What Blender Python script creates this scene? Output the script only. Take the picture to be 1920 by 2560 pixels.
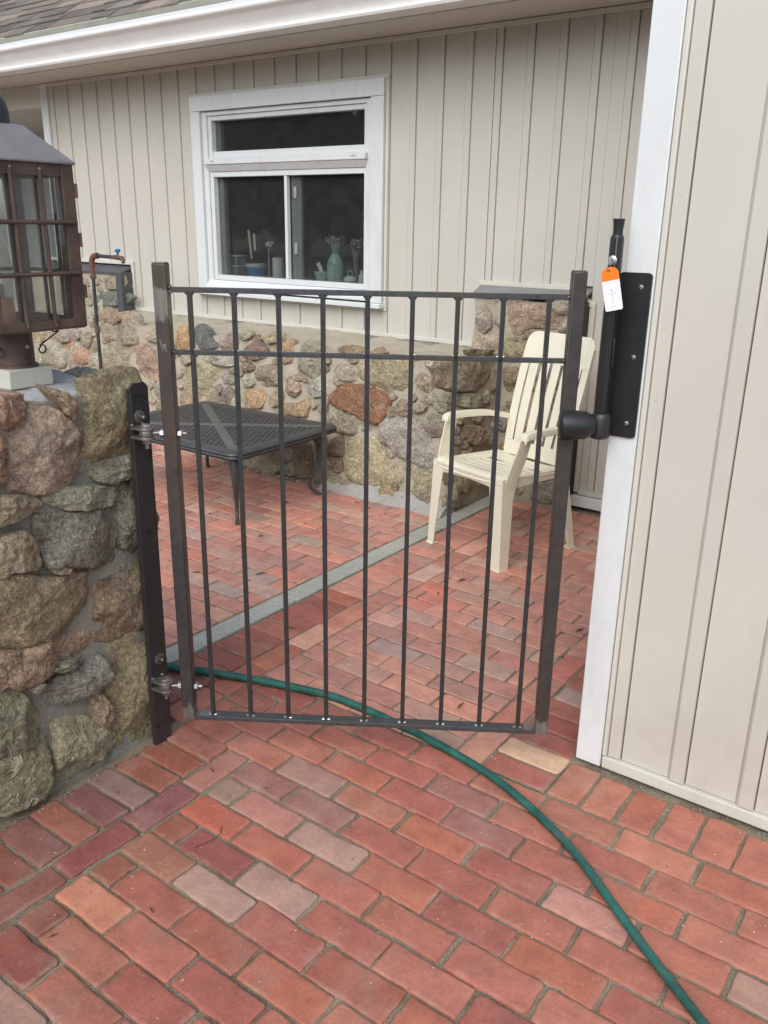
import bpy, bmesh, math, random
from mathutils import Vector, Matrix, noise

# ------------------------------------------------------------------ camera, sky, sun, exposure
for o in list(bpy.data.objects):
    bpy.data.objects.remove(o)
scene = bpy.context.scene
COL = scene.collection
random.seed(7)

cam_d = bpy.data.cameras.new("camera")
cam = bpy.data.objects.new("camera", cam_d)
COL.objects.link(cam)
cam_d.sensor_fit = 'VERTICAL'
cam_d.sensor_height = 36.0
cam_d.lens = 29.834
cam_d.clip_start = 0.05
cam_d.clip_end = 2000
R_ = Vector((0.80615645, 0.59151347, 0.01495334))
U_ = Vector((-0.20182674, 0.25113195, 0.94667772))
F_ = Vector((-0.55621736, 0.76618833, -0.32183487))
mw = Matrix(((R_.x, U_.x, -F_.x, 0), (R_.y, U_.y, -F_.y, 0), (R_.z, U_.z, -F_.z, 1.57), (0, 0, 0, 1)))
cam.matrix_world = mw
scene.camera = cam
scene.cycles.transparent_max_bounces = 32

SUN_EL, SUN_AZ = math.radians(42), math.radians(163)
world = bpy.data.worlds.new("World")
scene.world = world
world.use_nodes = True
wn = world.node_tree
wn.nodes.clear()
sky = wn.nodes.new('ShaderNodeTexSky')
sky.sky_type = 'NISHITA'
sky.sun_disc = False
sky.sun_elevation = SUN_EL
sky.sun_rotation = SUN_AZ
sky.air_density = 1.0
sky.dust_density = 2.0
sky.ozone_density = 1.0
hs = wn.nodes.new('ShaderNodeHueSaturation')
hs.inputs['Saturation'].default_value = 0.80
bg = wn.nodes.new('ShaderNodeBackground')
bg.inputs['Strength'].default_value = 0.15
wo = wn.nodes.new('ShaderNodeOutputWorld')
wn.links.new(sky.outputs[0], hs.inputs['Color'])
wn.links.new(hs.outputs[0], bg.inputs['Color'])
wn.links.new(bg.outputs[0], wo.inputs['Surface'])

sun_d = bpy.data.lights.new("sun", 'SUN')
sun_d.energy = 1.5
sun_d.angle = math.radians(60)
sun_d.color = (1.0, 0.995, 0.985)
sun = bpy.data.objects.new("sun", sun_d)
COL.objects.link(sun)
sd = Vector((math.sin(SUN_AZ) * math.cos(SUN_EL), math.cos(SUN_AZ) * math.cos(SUN_EL), math.sin(SUN_EL)))
sun.rotation_euler = sd.to_track_quat('Z', 'Y').to_euler()
sun.location = (0, -4, 8)

vs = scene.view_settings
vs.view_transform = 'Standard'
vs.look = 'None'
vs.exposure = 0.54
vs.gamma = 1.0
vs.use_curve_mapping = False


# ------------------------------------------------------------------ helpers
def lin(c):
    if isinstance(c, str):
        c = tuple(int(c[i:i + 2], 16) for i in (0, 2, 4))
    out = []
    for v in c[:3]:
        v = v / 255.0
        out.append(v / 12.92 if v <= 0.04045 else ((v + 0.055) / 1.055) ** 2.4)
    return out


class MB:
    """collects shapes, then links them as ONE mesh object"""
    def __init__(self):
        self.v, self.f, self.c = [], [], []
        self.tint = None

    def add(self, verts, faces, tint=None):
        b = len(self.v)
        self.v += [Vector(p) for p in verts]
        self.f += [tuple(i + b for i in f) for f in faces]
        self.c += [tint] * len(verts)
        return self

    def box(self, x0, x1, y0, y1, z0, z1, fn=None, tint=None):
        P = [(x0, y0, z0), (x1, y0, z0), (x1, y1, z0), (x0, y1, z0), (x0, y0, z1), (x1, y0, z1), (x1, y1, z1), (x0, y1, z1)]
        if fn:
            P = [fn(*p) for p in P]
        return self.add(P, [(0, 3, 2, 1), (4, 5, 6, 7), (0, 1, 5, 4), (1, 2, 6, 5), (2, 3, 7, 6), (3, 0, 4, 7)], tint)

    def tube(self, path, r, n=10, caps=True, squash=None):
        path = [Vector(p) for p in path]
        m = len(path)
        rr = r if isinstance(r, (list, tuple)) else [r] * m
        T = []
        for i in range(m):
            a = path[max(i - 1, 0)]
            b = path[min(i + 1, m - 1)]
            T.append((b - a).normalized())
        up = Vector((0, 0, 1)) if abs(T[0].z) < 0.9 else Vector((1, 0, 0))
        N = (up - T[0] * up.dot(T[0])).normalized()
        V, Fc = [], []
        for i in range(m):
            N = (N - T[i] * N.dot(T[i])).normalized()
            B = T[i].cross(N)
            for k in range(n):
                a = 2 * math.pi * k / n
                V.append(path[i] + (N * math.cos(a) + B * math.sin(a)) * rr[i])
        for i in range(m - 1):
            for k in range(n):
                k2 = (k + 1) % n
                Fc.append((i * n + k, i * n + k2, (i + 1) * n + k2, (i + 1) * n + k))
        if caps:
            Fc.append(tuple(range(n - 1, -1, -1)))
            Fc.append(tuple((m - 1) * n + k for k in range(n)))
        return self.add(V, Fc)

    def lathe(self, base, prof, n=24, axis=(0, 0, 1), cap=True):
        base = Vector(base)
        q = Vector((0, 0, 1)).rotation_difference(Vector(axis).normalized())
        V, Fc = [], []
        for (r, z) in prof:
            for k in range(n):
                a = 2 * math.pi * k / n
                V.append(base + q @ Vector((r * math.cos(a), r * math.sin(a), z)))
        m = len(prof)
        for i in range(m - 1):
            for k in range(n):
                k2 = (k + 1) % n
                Fc.append((i * n + k, i * n + k2, (i + 1) * n + k2, (i + 1) * n + k))
        if cap:
            Fc.append(tuple(range(n - 1, -1, -1)))
            Fc.append(tuple((m - 1) * n + k for k in range(n)))
        return self.add(V, Fc)

    def prism(self, pts, fn, a, b):
        """2D outline pts extruded between depths a and b; fn(u, v, depth) -> point"""
        n = len(pts)
        V = [fn(p[0], p[1], a) for p in pts] + [fn(p[0], p[1], b) for p in pts]
        Fc = [tuple(range(n - 1, -1, -1)), tuple(range(n, 2 * n))]
        for k in range(n):
            k2 = (k + 1) % n
            Fc.append((k, k2, n + k2, n + k))
        return self.add(V, Fc)

    def sheet(self, rows, th, dirv):
        """rows of points (grid) thickened along dirv(point)"""
        m, n = len(rows), len(rows[0])
        V = [Vector(p) for r in rows for p in r]
        W = [p + Vector(dirv) * th for p in V]
        N = m * n
        Fc = []
        for i in range(m - 1):
            for j in range(n - 1):
                a, b, c, d = i * n + j, i * n + j + 1, (i + 1) * n + j + 1, (i + 1) * n + j
                Fc.append((a, b, c, d))
                Fc.append((N + d, N + c, N + b, N + a))
        rim = [j for j in range(n)] + [i * n + n - 1 for i in range(1, m)] + [(m - 1) * n + j for j in range(n - 2, -1, -1)] + [i * n for i in range(m - 2, 0, -1)]
        L = len(rim)
        for k in range(L):
            a, b = rim[k], rim[(k + 1) % L]
            Fc.append((b, a, N + a, N + b))
        return self.add(V + W, Fc)

    def build(self, name, mat, parent=None, bevel=0.0, smooth=35, origin=None, tint=None, seg=2):
        xs = [p.x for p in self.v]
        ys = [p.y for p in self.v]
        zs = [p.z for p in self.v]
        c = Vector(origin) if origin else Vector(((min(xs) + max(xs)) / 2, (min(ys) + max(ys)) / 2, min(zs)))
        me = bpy.data.meshes.new(name)
        me.from_pydata([tuple(p - c) for p in self.v], [], self.f)
        bm = bmesh.new()
        bm.from_mesh(me)
        bmesh.ops.recalc_face_normals(bm, faces=bm.faces[:])
        bm.to_mesh(me)
        bm.free()
        if tint is not None or any(t is not None for t in self.c):
            at = me.attributes.new('tint', 'FLOAT_COLOR', 'POINT')
            buf = []
            for t in self.c:
                t = t if t is not None else (tint or (1, 1, 1))
                buf += [t[0], t[1], t[2], t[3] if len(t) > 3 else 1.0]
            at.data.foreach_set('color', buf)
        if smooth:
            me.polygons.foreach_set('use_smooth', [True] * len(me.polygons))
            me.set_sharp_from_angle(angle=math.radians(smooth))
        me.materials.append(mat)
        ob = bpy.data.objects.new(name, me)
        COL.objects.link(ob)
        place(ob, c, parent)
        if bevel:
            md = ob.modifiers.new('bevel', 'BEVEL')
            md.width = bevel
            md.segments = seg
            md.limit_method = 'ANGLE'
            md.angle_limit = math.radians(40)
        return ob


WLOC = {}


def place(ob, wloc, parent=None):
    wloc = Vector(wloc)
    WLOC[ob.name] = wloc
    if parent is not None:
        ob.parent = parent
        ob.location = wloc - WLOC[parent.name]
    else:
        ob.location = wloc
    return ob


def tag(o, label=None, cat=None, group=None, kind=None):
    if label: o['label'] = label
    if cat: o['category'] = cat
    if group: o['group'] = group
    if kind: o['kind'] = kind
    return o


def thing(name, loc, label, cat, group=None):
    e = bpy.data.objects.new(name, None)
    e.empty_display_size = 0.1
    COL.objects.link(e)
    place(e, loc)
    return tag(e, label, cat, group)


def struct(name, loc, label=None):
    e = bpy.data.objects.new(name, None)
    COL.objects.link(e)
    place(e, loc)
    return tag(e, label, None, None, 'structure')


# ------------------------------------------------------------------ materials
class NT:
    def __init__(self, name):
        self.m = bpy.data.materials.new(name)
        self.m.use_nodes = True
        self.t = self.m.node_tree
        self.b = self.t.nodes['Principled BSDF']
        self.pos = self.t.nodes.new('ShaderNodeNewGeometry').outputs['Position']

    def n(self, typ, **kw):
        nd = self.t.nodes.new(typ)
        for k, v in kw.items():
            setattr(nd, k, v)
        return nd

    def l(self, a, b):
        self.t.links.new(a, b)

    def noise(self, scale, detail=3, rough=0.55, stretch=None, offset=0.0):
        nd = self.n('ShaderNodeTexNoise')
        nd.inputs['Scale'].default_value = scale
        nd.inputs['Detail'].default_value = detail
        nd.inputs['Roughness'].default_value = rough
        src = self.pos
        if stretch or offset:
            mp = self.n('ShaderNodeMapping')
            if stretch: mp.inputs['Scale'].default_value = stretch
            mp.inputs['Location'].default_value = (offset, offset * 1.7, offset * .6)
            self.l(src, mp.inputs['Vector'])
            src = mp.outputs[0]
        self.l(src, nd.inputs['Vector'])
        return nd.outputs['Fac']

    def ramp(self, fac, a, b, va=0.0, vb=1.0):
        nd = self.n('ShaderNodeMapRange')
        nd.clamp = True
        nd.inputs['From Min'].default_value = a
        nd.inputs['From Max'].default_value = b
        nd.inputs['To Min'].default_value = va
        nd.inputs['To Max'].default_value = vb
        self.l(fac, nd.inputs['Value'])
        return nd.outputs['Result']

    def mix(self, fac, a, b, mode='MIX'):
        nd = self.n('ShaderNodeMix')
        nd.data_type = 'RGBA'
        nd.blend_type = mode
        for s, v in ((nd.inputs[0], fac), (nd.inputs[6], a), (nd.inputs[7], b)):
            if hasattr(v, 'is_output'):
                self.l(v, s)
            elif isinstance(v, (int, float)):
                s.default_value = v if s == nd.inputs[0] else (v, v, v, 1)
            else:
                s.default_value = (*v[:3], 1)
        return nd.outputs[2]

    def math(self, op, a, b):
        nd = self.n('ShaderNodeMath', operation=op)
        for s, v in ((nd.inputs[0], a), (nd.inputs[1], b)):
            if hasattr(v, 'is_output'): self.l(v, s)
            else: s.default_value = v
        return nd.outputs[0]

    def attr(self, name='tint'):
        nd = self.n('ShaderNodeAttribute')
        nd.attribute_name = name
        return nd.outputs['Color']

    def scalef(self, col, fac):
        """colour times a scalar"""
        nd = self.n('ShaderNodeVectorMath', operation='SCALE')
        if hasattr(col, 'is_output'): self.l(col, nd.inputs[0])
        else: nd.inputs[0].default_value = col[:3]
        self.l(fac, nd.inputs['Scale'])
        return nd.outputs[0]

    def color(self, c):
        s = self.b.inputs['Base Color']
        if hasattr(c, 'is_output'): self.l(c, s)
        else: s.default_value = (*c[:3], 1)

    def set(self, **kw):
        for k, v in kw.items():
            s = self.b.inputs[k.replace('_', ' ')]
            if hasattr(v, 'is_output'): self.l(v, s)
            else: s.default_value = v
        return self

    def bump(self, h, strength=0.5, dist=0.004):
        nd = self.n('ShaderNodeBump')
        nd.inputs['Strength'].default_value = strength
        nd.inputs['Distance'].default_value = dist
        self.l(h, nd.inputs['Height'])
        self.l(nd.outputs[0], self.b.inputs['Normal'])
        return self


def plain(name, col, rough=0.5, metal=0.0, vary=0.08, vs_=6.0, bs=None, bstr=0.1, bd=0.002, spec=0.5, rvary=0.0):
    t = NT(name)
    f = t.ramp(t.noise(vs_, 4), 0.3, 0.7, 1 - vary, 1 + vary)
    t.color(t.scalef(col, f))
    t.set(Metallic=metal, Specular_IOR_Level=spec)
    if rvary:
        t.set(Roughness=t.ramp(t.noise(vs_ * 2.3, 4), 0.3, 0.7, max(rough - rvary, 0.02), rough + rvary))
    else:
        t.set(Roughness=rough)
    if bs:
        t.bump(t.noise(bs, 4), bstr, bd)
    return t.m


def mk_brick():
    t = NT('brick')
    hsv = t.n('ShaderNodeHueSaturation')
    hsv.inputs['Saturation'].default_value = 0.96
    hsv.inputs['Value'].default_value = 0.90
    t.l(t.attr(), hsv.inputs['Color'])
    base = hsv.outputs[0]
    f = t.ramp(t.noise(14, 5), 0.28, 0.72, 0.80, 1.17)
    c = t.scalef(base, f)
    c = t.scalef(c, t.ramp(t.noise(85, 5, 0.7), 0.3, 0.7, 0.86, 1.12))
    al = t.n('ShaderNodeAttribute')
    al.attribute_name = 'tint'
    edge = t.math('MULTIPLY', al.outputs['Alpha'], t.ramp(t.noise(17, 6, .75, offset=2.7), .48, .68, 0, .62))
    # greyish wear and dark soiling
    c = t.mix(t.ramp(t.noise(5.5, 5, 0.65, offset=3.1), 0.52, 0.76, 0, 0.40), c, lin('a08a7e'))
    c = t.mix(t.ramp(t.noise(9, 6, 0.7, offset=9.3), 0.57, 0.82, 0, 0.32), c, lin('6a463e'))
    c = t.mix(t.ramp(t.noise(30, 6, 0.7, offset=1.3), 0.60, 0.72, 0, 0.45), c, lin('b98b78'))
    c = t.mix(t.ramp(t.noise(130, 3, 0.6, offset=5.3), 0.70, 0.76, 0, 0.8), c, lin('3b2823'))
    c = t.mix(t.ramp(t.noise(160, 2, 0.5, offset=7.7), 0.735, 0.76, 0, 0.75), c, lin('d8b4a4'))
    c = t.mix(edge, c, t.mix(t.noise(50, 3, .6, offset=1), lin('8f8371'), lin('a3907f')))
    t.color(c)
    t.set(Roughness=t.ramp(t.noise(20, 4), 0.3, 0.7, 0.62, 0.9), Specular_IOR_Level=0.35)
    h = t.math('ADD', t.math('MULTIPLY', t.noise(16, 5), 1.2), t.math('MULTIPLY', t.noise(120, 5, 0.7), 0.55))
    t.bump(h, 0.55, 0.006)
    return t.m


def mk_sand():
    t = NT('joint_sand')
    c = t.mix(t.ramp(t.noise(6, 4), 0.35, 0.65), lin('807564'), lin('9d927d'))
    c = t.mix(t.ramp(t.noise(3.0, 4, offset=4), 0.5, 0.7, 0, 0.55), c, lin('4c4034'))
    c = t.scalef(c, t.ramp(t.noise(330, 3, 0.7), 0.28, 0.72, 0.45, 1.6))
    t.color(c)
    t.set(Roughness=0.95, Specular_IOR_Level=0.2)
    t.bump(t.noise(240, 4, 0.7), 1.0, 0.006)
    return t.m


def mk_stone(name='granite', gain=1.0, veins=False):
    t = NT(name)
    base = t.attr()
    c = t.scalef(base, t.ramp(t.noise(13, 6, 0.65), 0.32, 0.68, 0.74 * gain, 1.30 * gain))
    c = t.mix(t.ramp(t.noise(11, 5, 0.65, offset=2.2), 0.52, 0.7, 0, 0.36), c, lin('8c735a'))
    c = t.mix(t.ramp(t.noise(8, 5, 0.65, offset=6.4), 0.54, 0.72, 0, 0.55), c, lin('6f7060'))
    c = t.mix(t.ramp(t.noise(7, 5, 0.7, offset=12.4), 0.58, 0.72, 0, 0.5), c, lin('b9b4a4'))
    c = t.scalef(c, t.ramp(t.noise(75, 6, 0.75), 0.37, 0.63, 0.62, 1.5))
    c = t.mix(t.ramp(t.noise(150, 4, 0.7, offset=8), 0.57, 0.66, 0, 0.55), c, lin('3a352d'))
    c = t.mix(t.ramp(t.noise(160, 3, 0.7, offset=15), 0.58, 0.66, 0, 0.65), c, lin('d6cebe'))
    if veins:
        rd = t.math('ABSOLUTE', t.math('SUBTRACT', t.noise(6.5, 3, .55, offset=21), .5), 0)
        vm = t.math('MULTIPLY', t.ramp(rd, .008, .018, 1, 0), t.ramp(t.noise(7, 3, .5, offset=30), .47, .56))
        c = t.mix(vm, c, lin('c9c2a6'))
    t.color(c)
    t.set(Roughness=0.86, Specular_IOR_Level=0.3)
    h = t.math('ADD', t.math('MULTIPLY', t.noise(28, 6, 0.65), 1.6), t.math('MULTIPLY', t.noise(150, 5, 0.7), 0.6))
    if veins:
        h = t.math('ADD', h, t.math('MULTIPLY', vm, 1.2))
    t.bump(h, 1.0, 0.022)
    return t.m


def mk_mortar(name, a, b, dark, spots=0.6):
    t = NT(name)
    c = t.mix(t.ramp(t.noise(5, 5, 0.6), 0.35, 0.65), lin(a), lin(b))
    c = t.mix(t.ramp(t.noise(16, 6, 0.7, offset=3), 0.56, 0.72, 0, spots), c, lin(dark))
    c = t.scalef(c, t.ramp(t.noise(110, 5, 0.7), 0.3, 0.7, 0.78, 1.2))
    t.color(c)
    t.set(Roughness=0.92, Specular_IOR_Level=0.2)
    h = t.math('ADD', t.math('MULTIPLY', t.noise(22, 5), 1.3), t.math('MULTIPLY', t.noise(170, 5, 0.7), 0.5))
    t.bump(h, 0.8, 0.008)
    return t.m


def mk_steel(name, bare=(), col='3f3e3d', brown='4a3f37'):
    """mill-scale steel, ground back to bright metal between the given heights"""
    t = NT(name)
    c = t.mix(t.ramp(t.noise(7, 5, 0.65, stretch=(1, 1, .45)), 0.42, 0.62), lin(col), lin(brown))
    c = t.scalef(c, t.ramp(t.noise(45, 5, 0.7), 0.3, 0.7, 0.75, 1.22))
    c = t.mix(t.ramp(t.noise(26, 4, 0.6, offset=4.4), 0.66, 0.7, 0, 0.6), c, lin('2a2726'))
    t.set(Specular_IOR_Level=0.5)
    rough = t.ramp(t.noise(18, 4), 0.3, 0.7, 0.34, 0.52)
    if bare:
        sep = t.n('ShaderNodeSeparateXYZ')
        t.l(t.pos, sep.inputs[0])
        wob = t.math('MULTIPLY', t.math('SUBTRACT', t.noise(48, 4, 0.7, stretch=(1, 1, .35)), 0.5), 0.11)
        z = t.math('ADD', sep.outputs['Z'], wob)
        mk = None
        for (a, b) in bare:
            m1 = t.math('MULTIPLY', t.ramp(z, a - .004, a + .004), t.ramp(z, b - .004, b + .004, 1, 0))
            mk = m1 if mk is None else t.math('MAXIMUM', mk, m1)
        br = t.scalef(lin('7d7973'), t.ramp(t.noise(60, 4, .6, stretch=(1, 1, .12)), 0.3, 0.7, 0.75, 1.2))
        c = t.mix(mk, c, br)
        t.set(Metallic=t.math('MULTIPLY', mk, 0.55))
    t.color(c)
    t.set(Roughness=rough)
    t.bump(t.noise(60, 4), 0.12, 0.002)
    return t.m


def mk_glass(name, tint=(1, 1, 1), dust_haze=0.0, rough=0.0, gain=1.0, dmin=0.0):
    m = bpy.data.materials.new(name)
    m.use_nodes = True
    t = m.node_tree
    t.nodes.clear()
    out = t.nodes.new('ShaderNodeOutputMaterial')
    tr = t.nodes.new('ShaderNodeBsdfTransparent')
    tr.inputs[0].default_value = (*tint, 1)
    gl = t.nodes.new('ShaderNodeBsdfGlossy')
    gl.inputs['Roughness'].default_value = rough
    lw = t.nodes.new('ShaderNodeLayerWeight')
    lw.inputs['Blend'].default_value = 0.5
    pw = t.nodes.new('ShaderNodeMath')
    pw.operation = 'POWER'
    pw.inputs[1].default_value = 5.0
    mu = t.nodes.new('ShaderNodeMath')
    mu.operation = 'MULTIPLY_ADD'
    mu.inputs[1].default_value = 0.96
    mu.inputs[2].default_value = 0.04 * gain
    mx = t.nodes.new('ShaderNodeMixShader')
    t.links.new(lw.outputs['Facing'], pw.inputs[0])
    t.links.new(pw.outputs[0], mu.inputs[0])
    t.links.new(mu.outputs[0], mx.inputs[0])
    t.links.new(tr.outputs[0], mx.inputs[1])
    t.links.new(gl.outputs[0], mx.inputs[2])
    last = mx.outputs[0]
    if dust_haze:
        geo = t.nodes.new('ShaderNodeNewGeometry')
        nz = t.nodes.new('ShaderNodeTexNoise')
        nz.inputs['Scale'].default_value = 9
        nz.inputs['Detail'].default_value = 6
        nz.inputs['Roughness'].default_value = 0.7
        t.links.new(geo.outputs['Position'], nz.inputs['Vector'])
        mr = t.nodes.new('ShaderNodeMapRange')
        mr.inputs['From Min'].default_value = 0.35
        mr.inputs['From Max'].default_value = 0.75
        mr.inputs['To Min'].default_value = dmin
        mr.inputs['To Max'].default_value = dust_haze
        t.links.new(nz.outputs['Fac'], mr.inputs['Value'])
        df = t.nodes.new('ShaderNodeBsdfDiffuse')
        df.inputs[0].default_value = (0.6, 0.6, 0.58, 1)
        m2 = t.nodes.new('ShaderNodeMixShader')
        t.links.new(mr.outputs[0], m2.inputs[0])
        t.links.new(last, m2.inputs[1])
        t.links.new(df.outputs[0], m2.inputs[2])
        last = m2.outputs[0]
    t.links.new(last, out.inputs['Surface'])
    return m


def mk_vinyl(name, col, vary=0.04):
    t = NT(name)
    c = t.scalef(col, t.ramp(t.noise(2.2, 5, 0.6), 0.3, 0.7, 1 - vary, 1 + vary))
    c = t.mix(t.ramp(t.noise(4, 6, 0.7, stretch=(1, 1, .25), offset=2), 0.58, 0.8, 0, 0.22), c, lin('9a917f'))
    sep = t.n('ShaderNodeSeparateXYZ')
    t.l(t.pos, sep.inputs[0])
    low = t.math('MULTIPLY', t.ramp(sep.outputs['Z'], .05, .45, 1, 0), t.ramp(t.noise(7, 6, .7, offset=5), .45, .75, 0, .26))
    c = t.mix(low, c, lin('8f8574'))
    c = t.mix(t.ramp(t.noise(60, 3, .6, offset=9), .70, .74, 0, .35), c, lin('857b6a'))
    t.color(c)
    t.set(Roughness=0.5, Specular_IOR_Level=0.4)
    t.bump(t.noise(40, 4, 0.6, stretch=(3, 3, .12)), 0.06, 0.002)
    return t.m


M = {}
M['brick'] = mk_brick()
M['sand'] = mk_sand()
M['granite'] = mk_stone()
M['veined'] = mk_stone('veined_stone', veins=True)
M['mortar'] = mk_mortar('wall_mortar', 'a39b8a', 'ada592', '8c8e8e', 0.6)
M['mortar_pillar'] = mk_mortar('pillar_mortar', '7c7a72', '8a877c', '4e4c46', 0.6)
M['mortar_cap'] = mk_mortar('cap_mortar', 'a2a3a2', 'b8b9b6', '565452', 0.75)
M['siding'] = mk_vinyl('beige_vinyl', (0.515, 0.497, 0.435))
M['trim'] = mk_vinyl('beige_trim', (0.56, 0.55, 0.485))
M['fillet'] = mk_mortar('fillet_mortar', '97938a', 'aaa8a2', '6e6a60', 0.6)
M['soffit'] = mk_vinyl('soffit_vinyl', (0.57, 0.545, 0.475))
M['white'] = plain('white_pvc', (0.63, 0.655, 0.65), 0.38, vary=0.03, vs_=3)
def weather(m, col, amt, zs=(1, 1, .3), sc=6):
    t = NT.__new__(NT)
    t.m, t.t = m, m.node_tree
    t.b = t.t.nodes['Principled BSDF']
    t.pos = t.t.nodes.new('ShaderNodeNewGeometry').outputs['Position']
    src = t.b.inputs['Base Color'].links[0].from_socket
    c = t.mix(t.ramp(t.noise(sc, 6, .72, stretch=zs, offset=3.3), .52, .78, 0, amt), src, lin(col))
    c = t.mix(t.ramp(t.noise(sc * 11, 4, .6, offset=6.1), .66, .72, 0, amt * .8), c, lin(col))
    t.l(c, t.b.inputs['Base Color'])


weather(M['white'], '9a9a94', .35)
M['gutter'] = plain('white_gutter', (0.74, 0.73, 0.70), 0.42, vary=0.05, vs_=4)
M['steel'] = mk_steel('mill_steel')
M['steel_left'] = mk_steel('mill_steel_left', ((1.318, 1.402), (0.0, 0.158)), '353434', '443a33')
M['steel_right'] = mk_steel('mill_steel_right', ((0.0, 0.155),), '353433', '40362f')
M['steel_strip'] = mk_steel('painted_strip', (), '2d2d2d', '33302e')
M['bar'] = mk_steel('bar_steel', (), '2b2e31', '302e2b')
M['rail'] = mk_steel('rail_steel', (), '3b3e41', '413e3a')
M['weld'] = plain('weld_bead', (0.62, 0.62, 0.62), 0.28, 0.9, vary=0.2, vs_=80)
M['zinc'] = plain('zinc_plate', (0.46, 0.46, 0.44), 0.34, 0.85, vary=0.15, vs_=40)
M['hinge'] = plain('hinge_steel', (0.24, 0.225, 0.21), 0.42, 0.75, vary=0.25, vs_=30)
M['latch'] = plain('black_latch', (0.016, 0.017, 0.018), 0.36, vary=0.15, spec=0.5)
M['latch2'] = plain('black_nylon', (0.014, 0.0155, 0.017), 0.42, vary=0.15)
M['orange'] = plain('orange_plastic', (0.95, 0.19, 0.015), 0.35)
M['paper'] = plain('tag_paper', (0.82, 0.83, 0.88), 0.4, vary=0.03)
M['ink'] = plain('grey_ink', (0.30, 0.30, 0.33), 0.6)
M['marker'] = plain('black_marker', (0.013, 0.013, 0.013), 0.4)
M['plastic'] = plain('cream_plastic', (0.735, 0.70, 0.545), 0.38, vary=0.04, vs_=5, bs=60, bstr=0.03)
M['plastic'].node_tree.nodes['Principled BSDF'].inputs['Subsurface Weight'].default_value = 0.0
M['table'] = plain('cast_aluminium', (0.055, 0.057, 0.057), 0.42, vary=0.15, vs_=20, bs=160, bstr=0.25, bd=0.001)
M['table_strap'] = plain('worn_strap', (0.10, 0.104, 0.10), 0.42, vary=0.3, vs_=30)
M['hose'] = plain('green_hose', (0.016, 0.105, 0.084), 0.5, vary=0.45, vs_=18, bs=150, bstr=0.2)
M['copper'] = plain('brown_copper', (0.088, 0.058, 0.046), 0.5, 0.1, vary=0.35, vs_=14, rvary=0.12)
M['roofmetal'] = plain('grey_copper_roof', (0.205, 0.195, 0.192), 0.5, 0.1, vary=0.18, vs_=10)
M['solder'] = plain('solder', (0.4, 0.37, 0.34), 0.4, 0.7)
M['brightcopper'] = plain('bright_copper', (0.52, 0.25, 0.16), 0.35, 0.6)
M['block'] = plain('cream_block', (0.50, 0.50, 0.43), 0.6, vary=0.06)
M['darkiron'] = plain('dark_pipe', (0.035, 0.042, 0.046), 0.5, 0.1, vary=0.4, vs_=25)
M['rust'] = plain('rust', (0.15, 0.055, 0.032), 0.75, vary=0.35, vs_=30, bs=120, bstr=0.4)
M['rust2'] = plain('rust_brass', (0.13, 0.085, 0.055), 0.65, 0.2, vary=0.3, vs_=40)
M['blue'] = plain('blue_handle', (0.02, 0.16, 0.36), 0.45)
M['bluestone'] = mk_mortar('bluestone', 'a6a69a', 'b4b4a8', '8e8c80', 0.35)
M['flash_dark'] = plain('dark_flashing', (0.075, 0.078, 0.085), 0.6, vary=0.2, bs=60, bstr=0.2)
M['flash'] = plain('grey_flashing', (0.20, 0.195, 0.185), 0.55, vary=0.15, bs=60, bstr=0.15)
M['olive'] = plain('drip_edge', (0.22, 0.22, 0.17), 0.6, vary=0.15)
weather(M['plastic'], 'a89e7a', .24, (1, 1, 1), 9)
weather(M['hose'], '5c7468', .5, (1, 1, 1), 14)
M['soil'] = plain('soil', (0.20, 0.19, 0.16), 0.95, vary=0.3, bs=40, bstr=0.8)
M['room'] = plain('dim_room', (0.36, 0.37, 0.36), 0.9)
M['window_glass'] = mk_glass('window_glass', (0.76, 0.79, 0.78), gain=1.0, dust_haze=0.034, dmin=0.018)  # thin dirt and a veil of reflected haze, both put in as pale diffuse
M['lamp_glass'] = mk_glass('lantern_glass', (0.86, 0.87, 0.86), dust_haze=0.07, rough=0.02, dmin=0.0)
M['clear'] = mk_glass('clear_glass', (0.95, 0.96, 0.96), gain=1.6)
M['gasket'] = plain('dark_gasket', (0.03, 0.03, 0.03), 0.6)
M['sash'] = plain('grey_sash', (0.26, 0.265, 0.26), 0.5)


def mk_shingle():
    t = NT('asphalt_shingle')
    c = t.scalef(t.attr(), t.ramp(t.noise(260, 4, 0.7), 0.3, 0.7, 0.6, 1.45))
    c = t.scalef(c, t.ramp(t.noise(5, 4), 0.3, 0.7, 0.85, 1.15))
    t.color(c)
    t.set(Roughness=0.95, Specular_IOR_Level=0.2)
    t.bump(t.noise(300, 3), 0.8, 0.004)
    return t.m


M['shingle'] = mk_shingle()


def leafmat():
    t = NT('foliage')
    t.color(t.scalef(t.attr(), t.ramp(t.noise(3, 3), 0.3, 0.7, 0.7, 1.3)))
    t.set(Roughness=0.6)
    return t.m

# ------------------------------------------------------------------ ground
g = MB()
g.add([(-300, -300, -.07), (300, -300, -.07), (300, 300, -.07), (-300, 300, -.07)], [(0, 1, 2, 3)])
tag(g.build('ground', M['soil']), 'bare earth around and under the paving', kind='structure')

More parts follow.
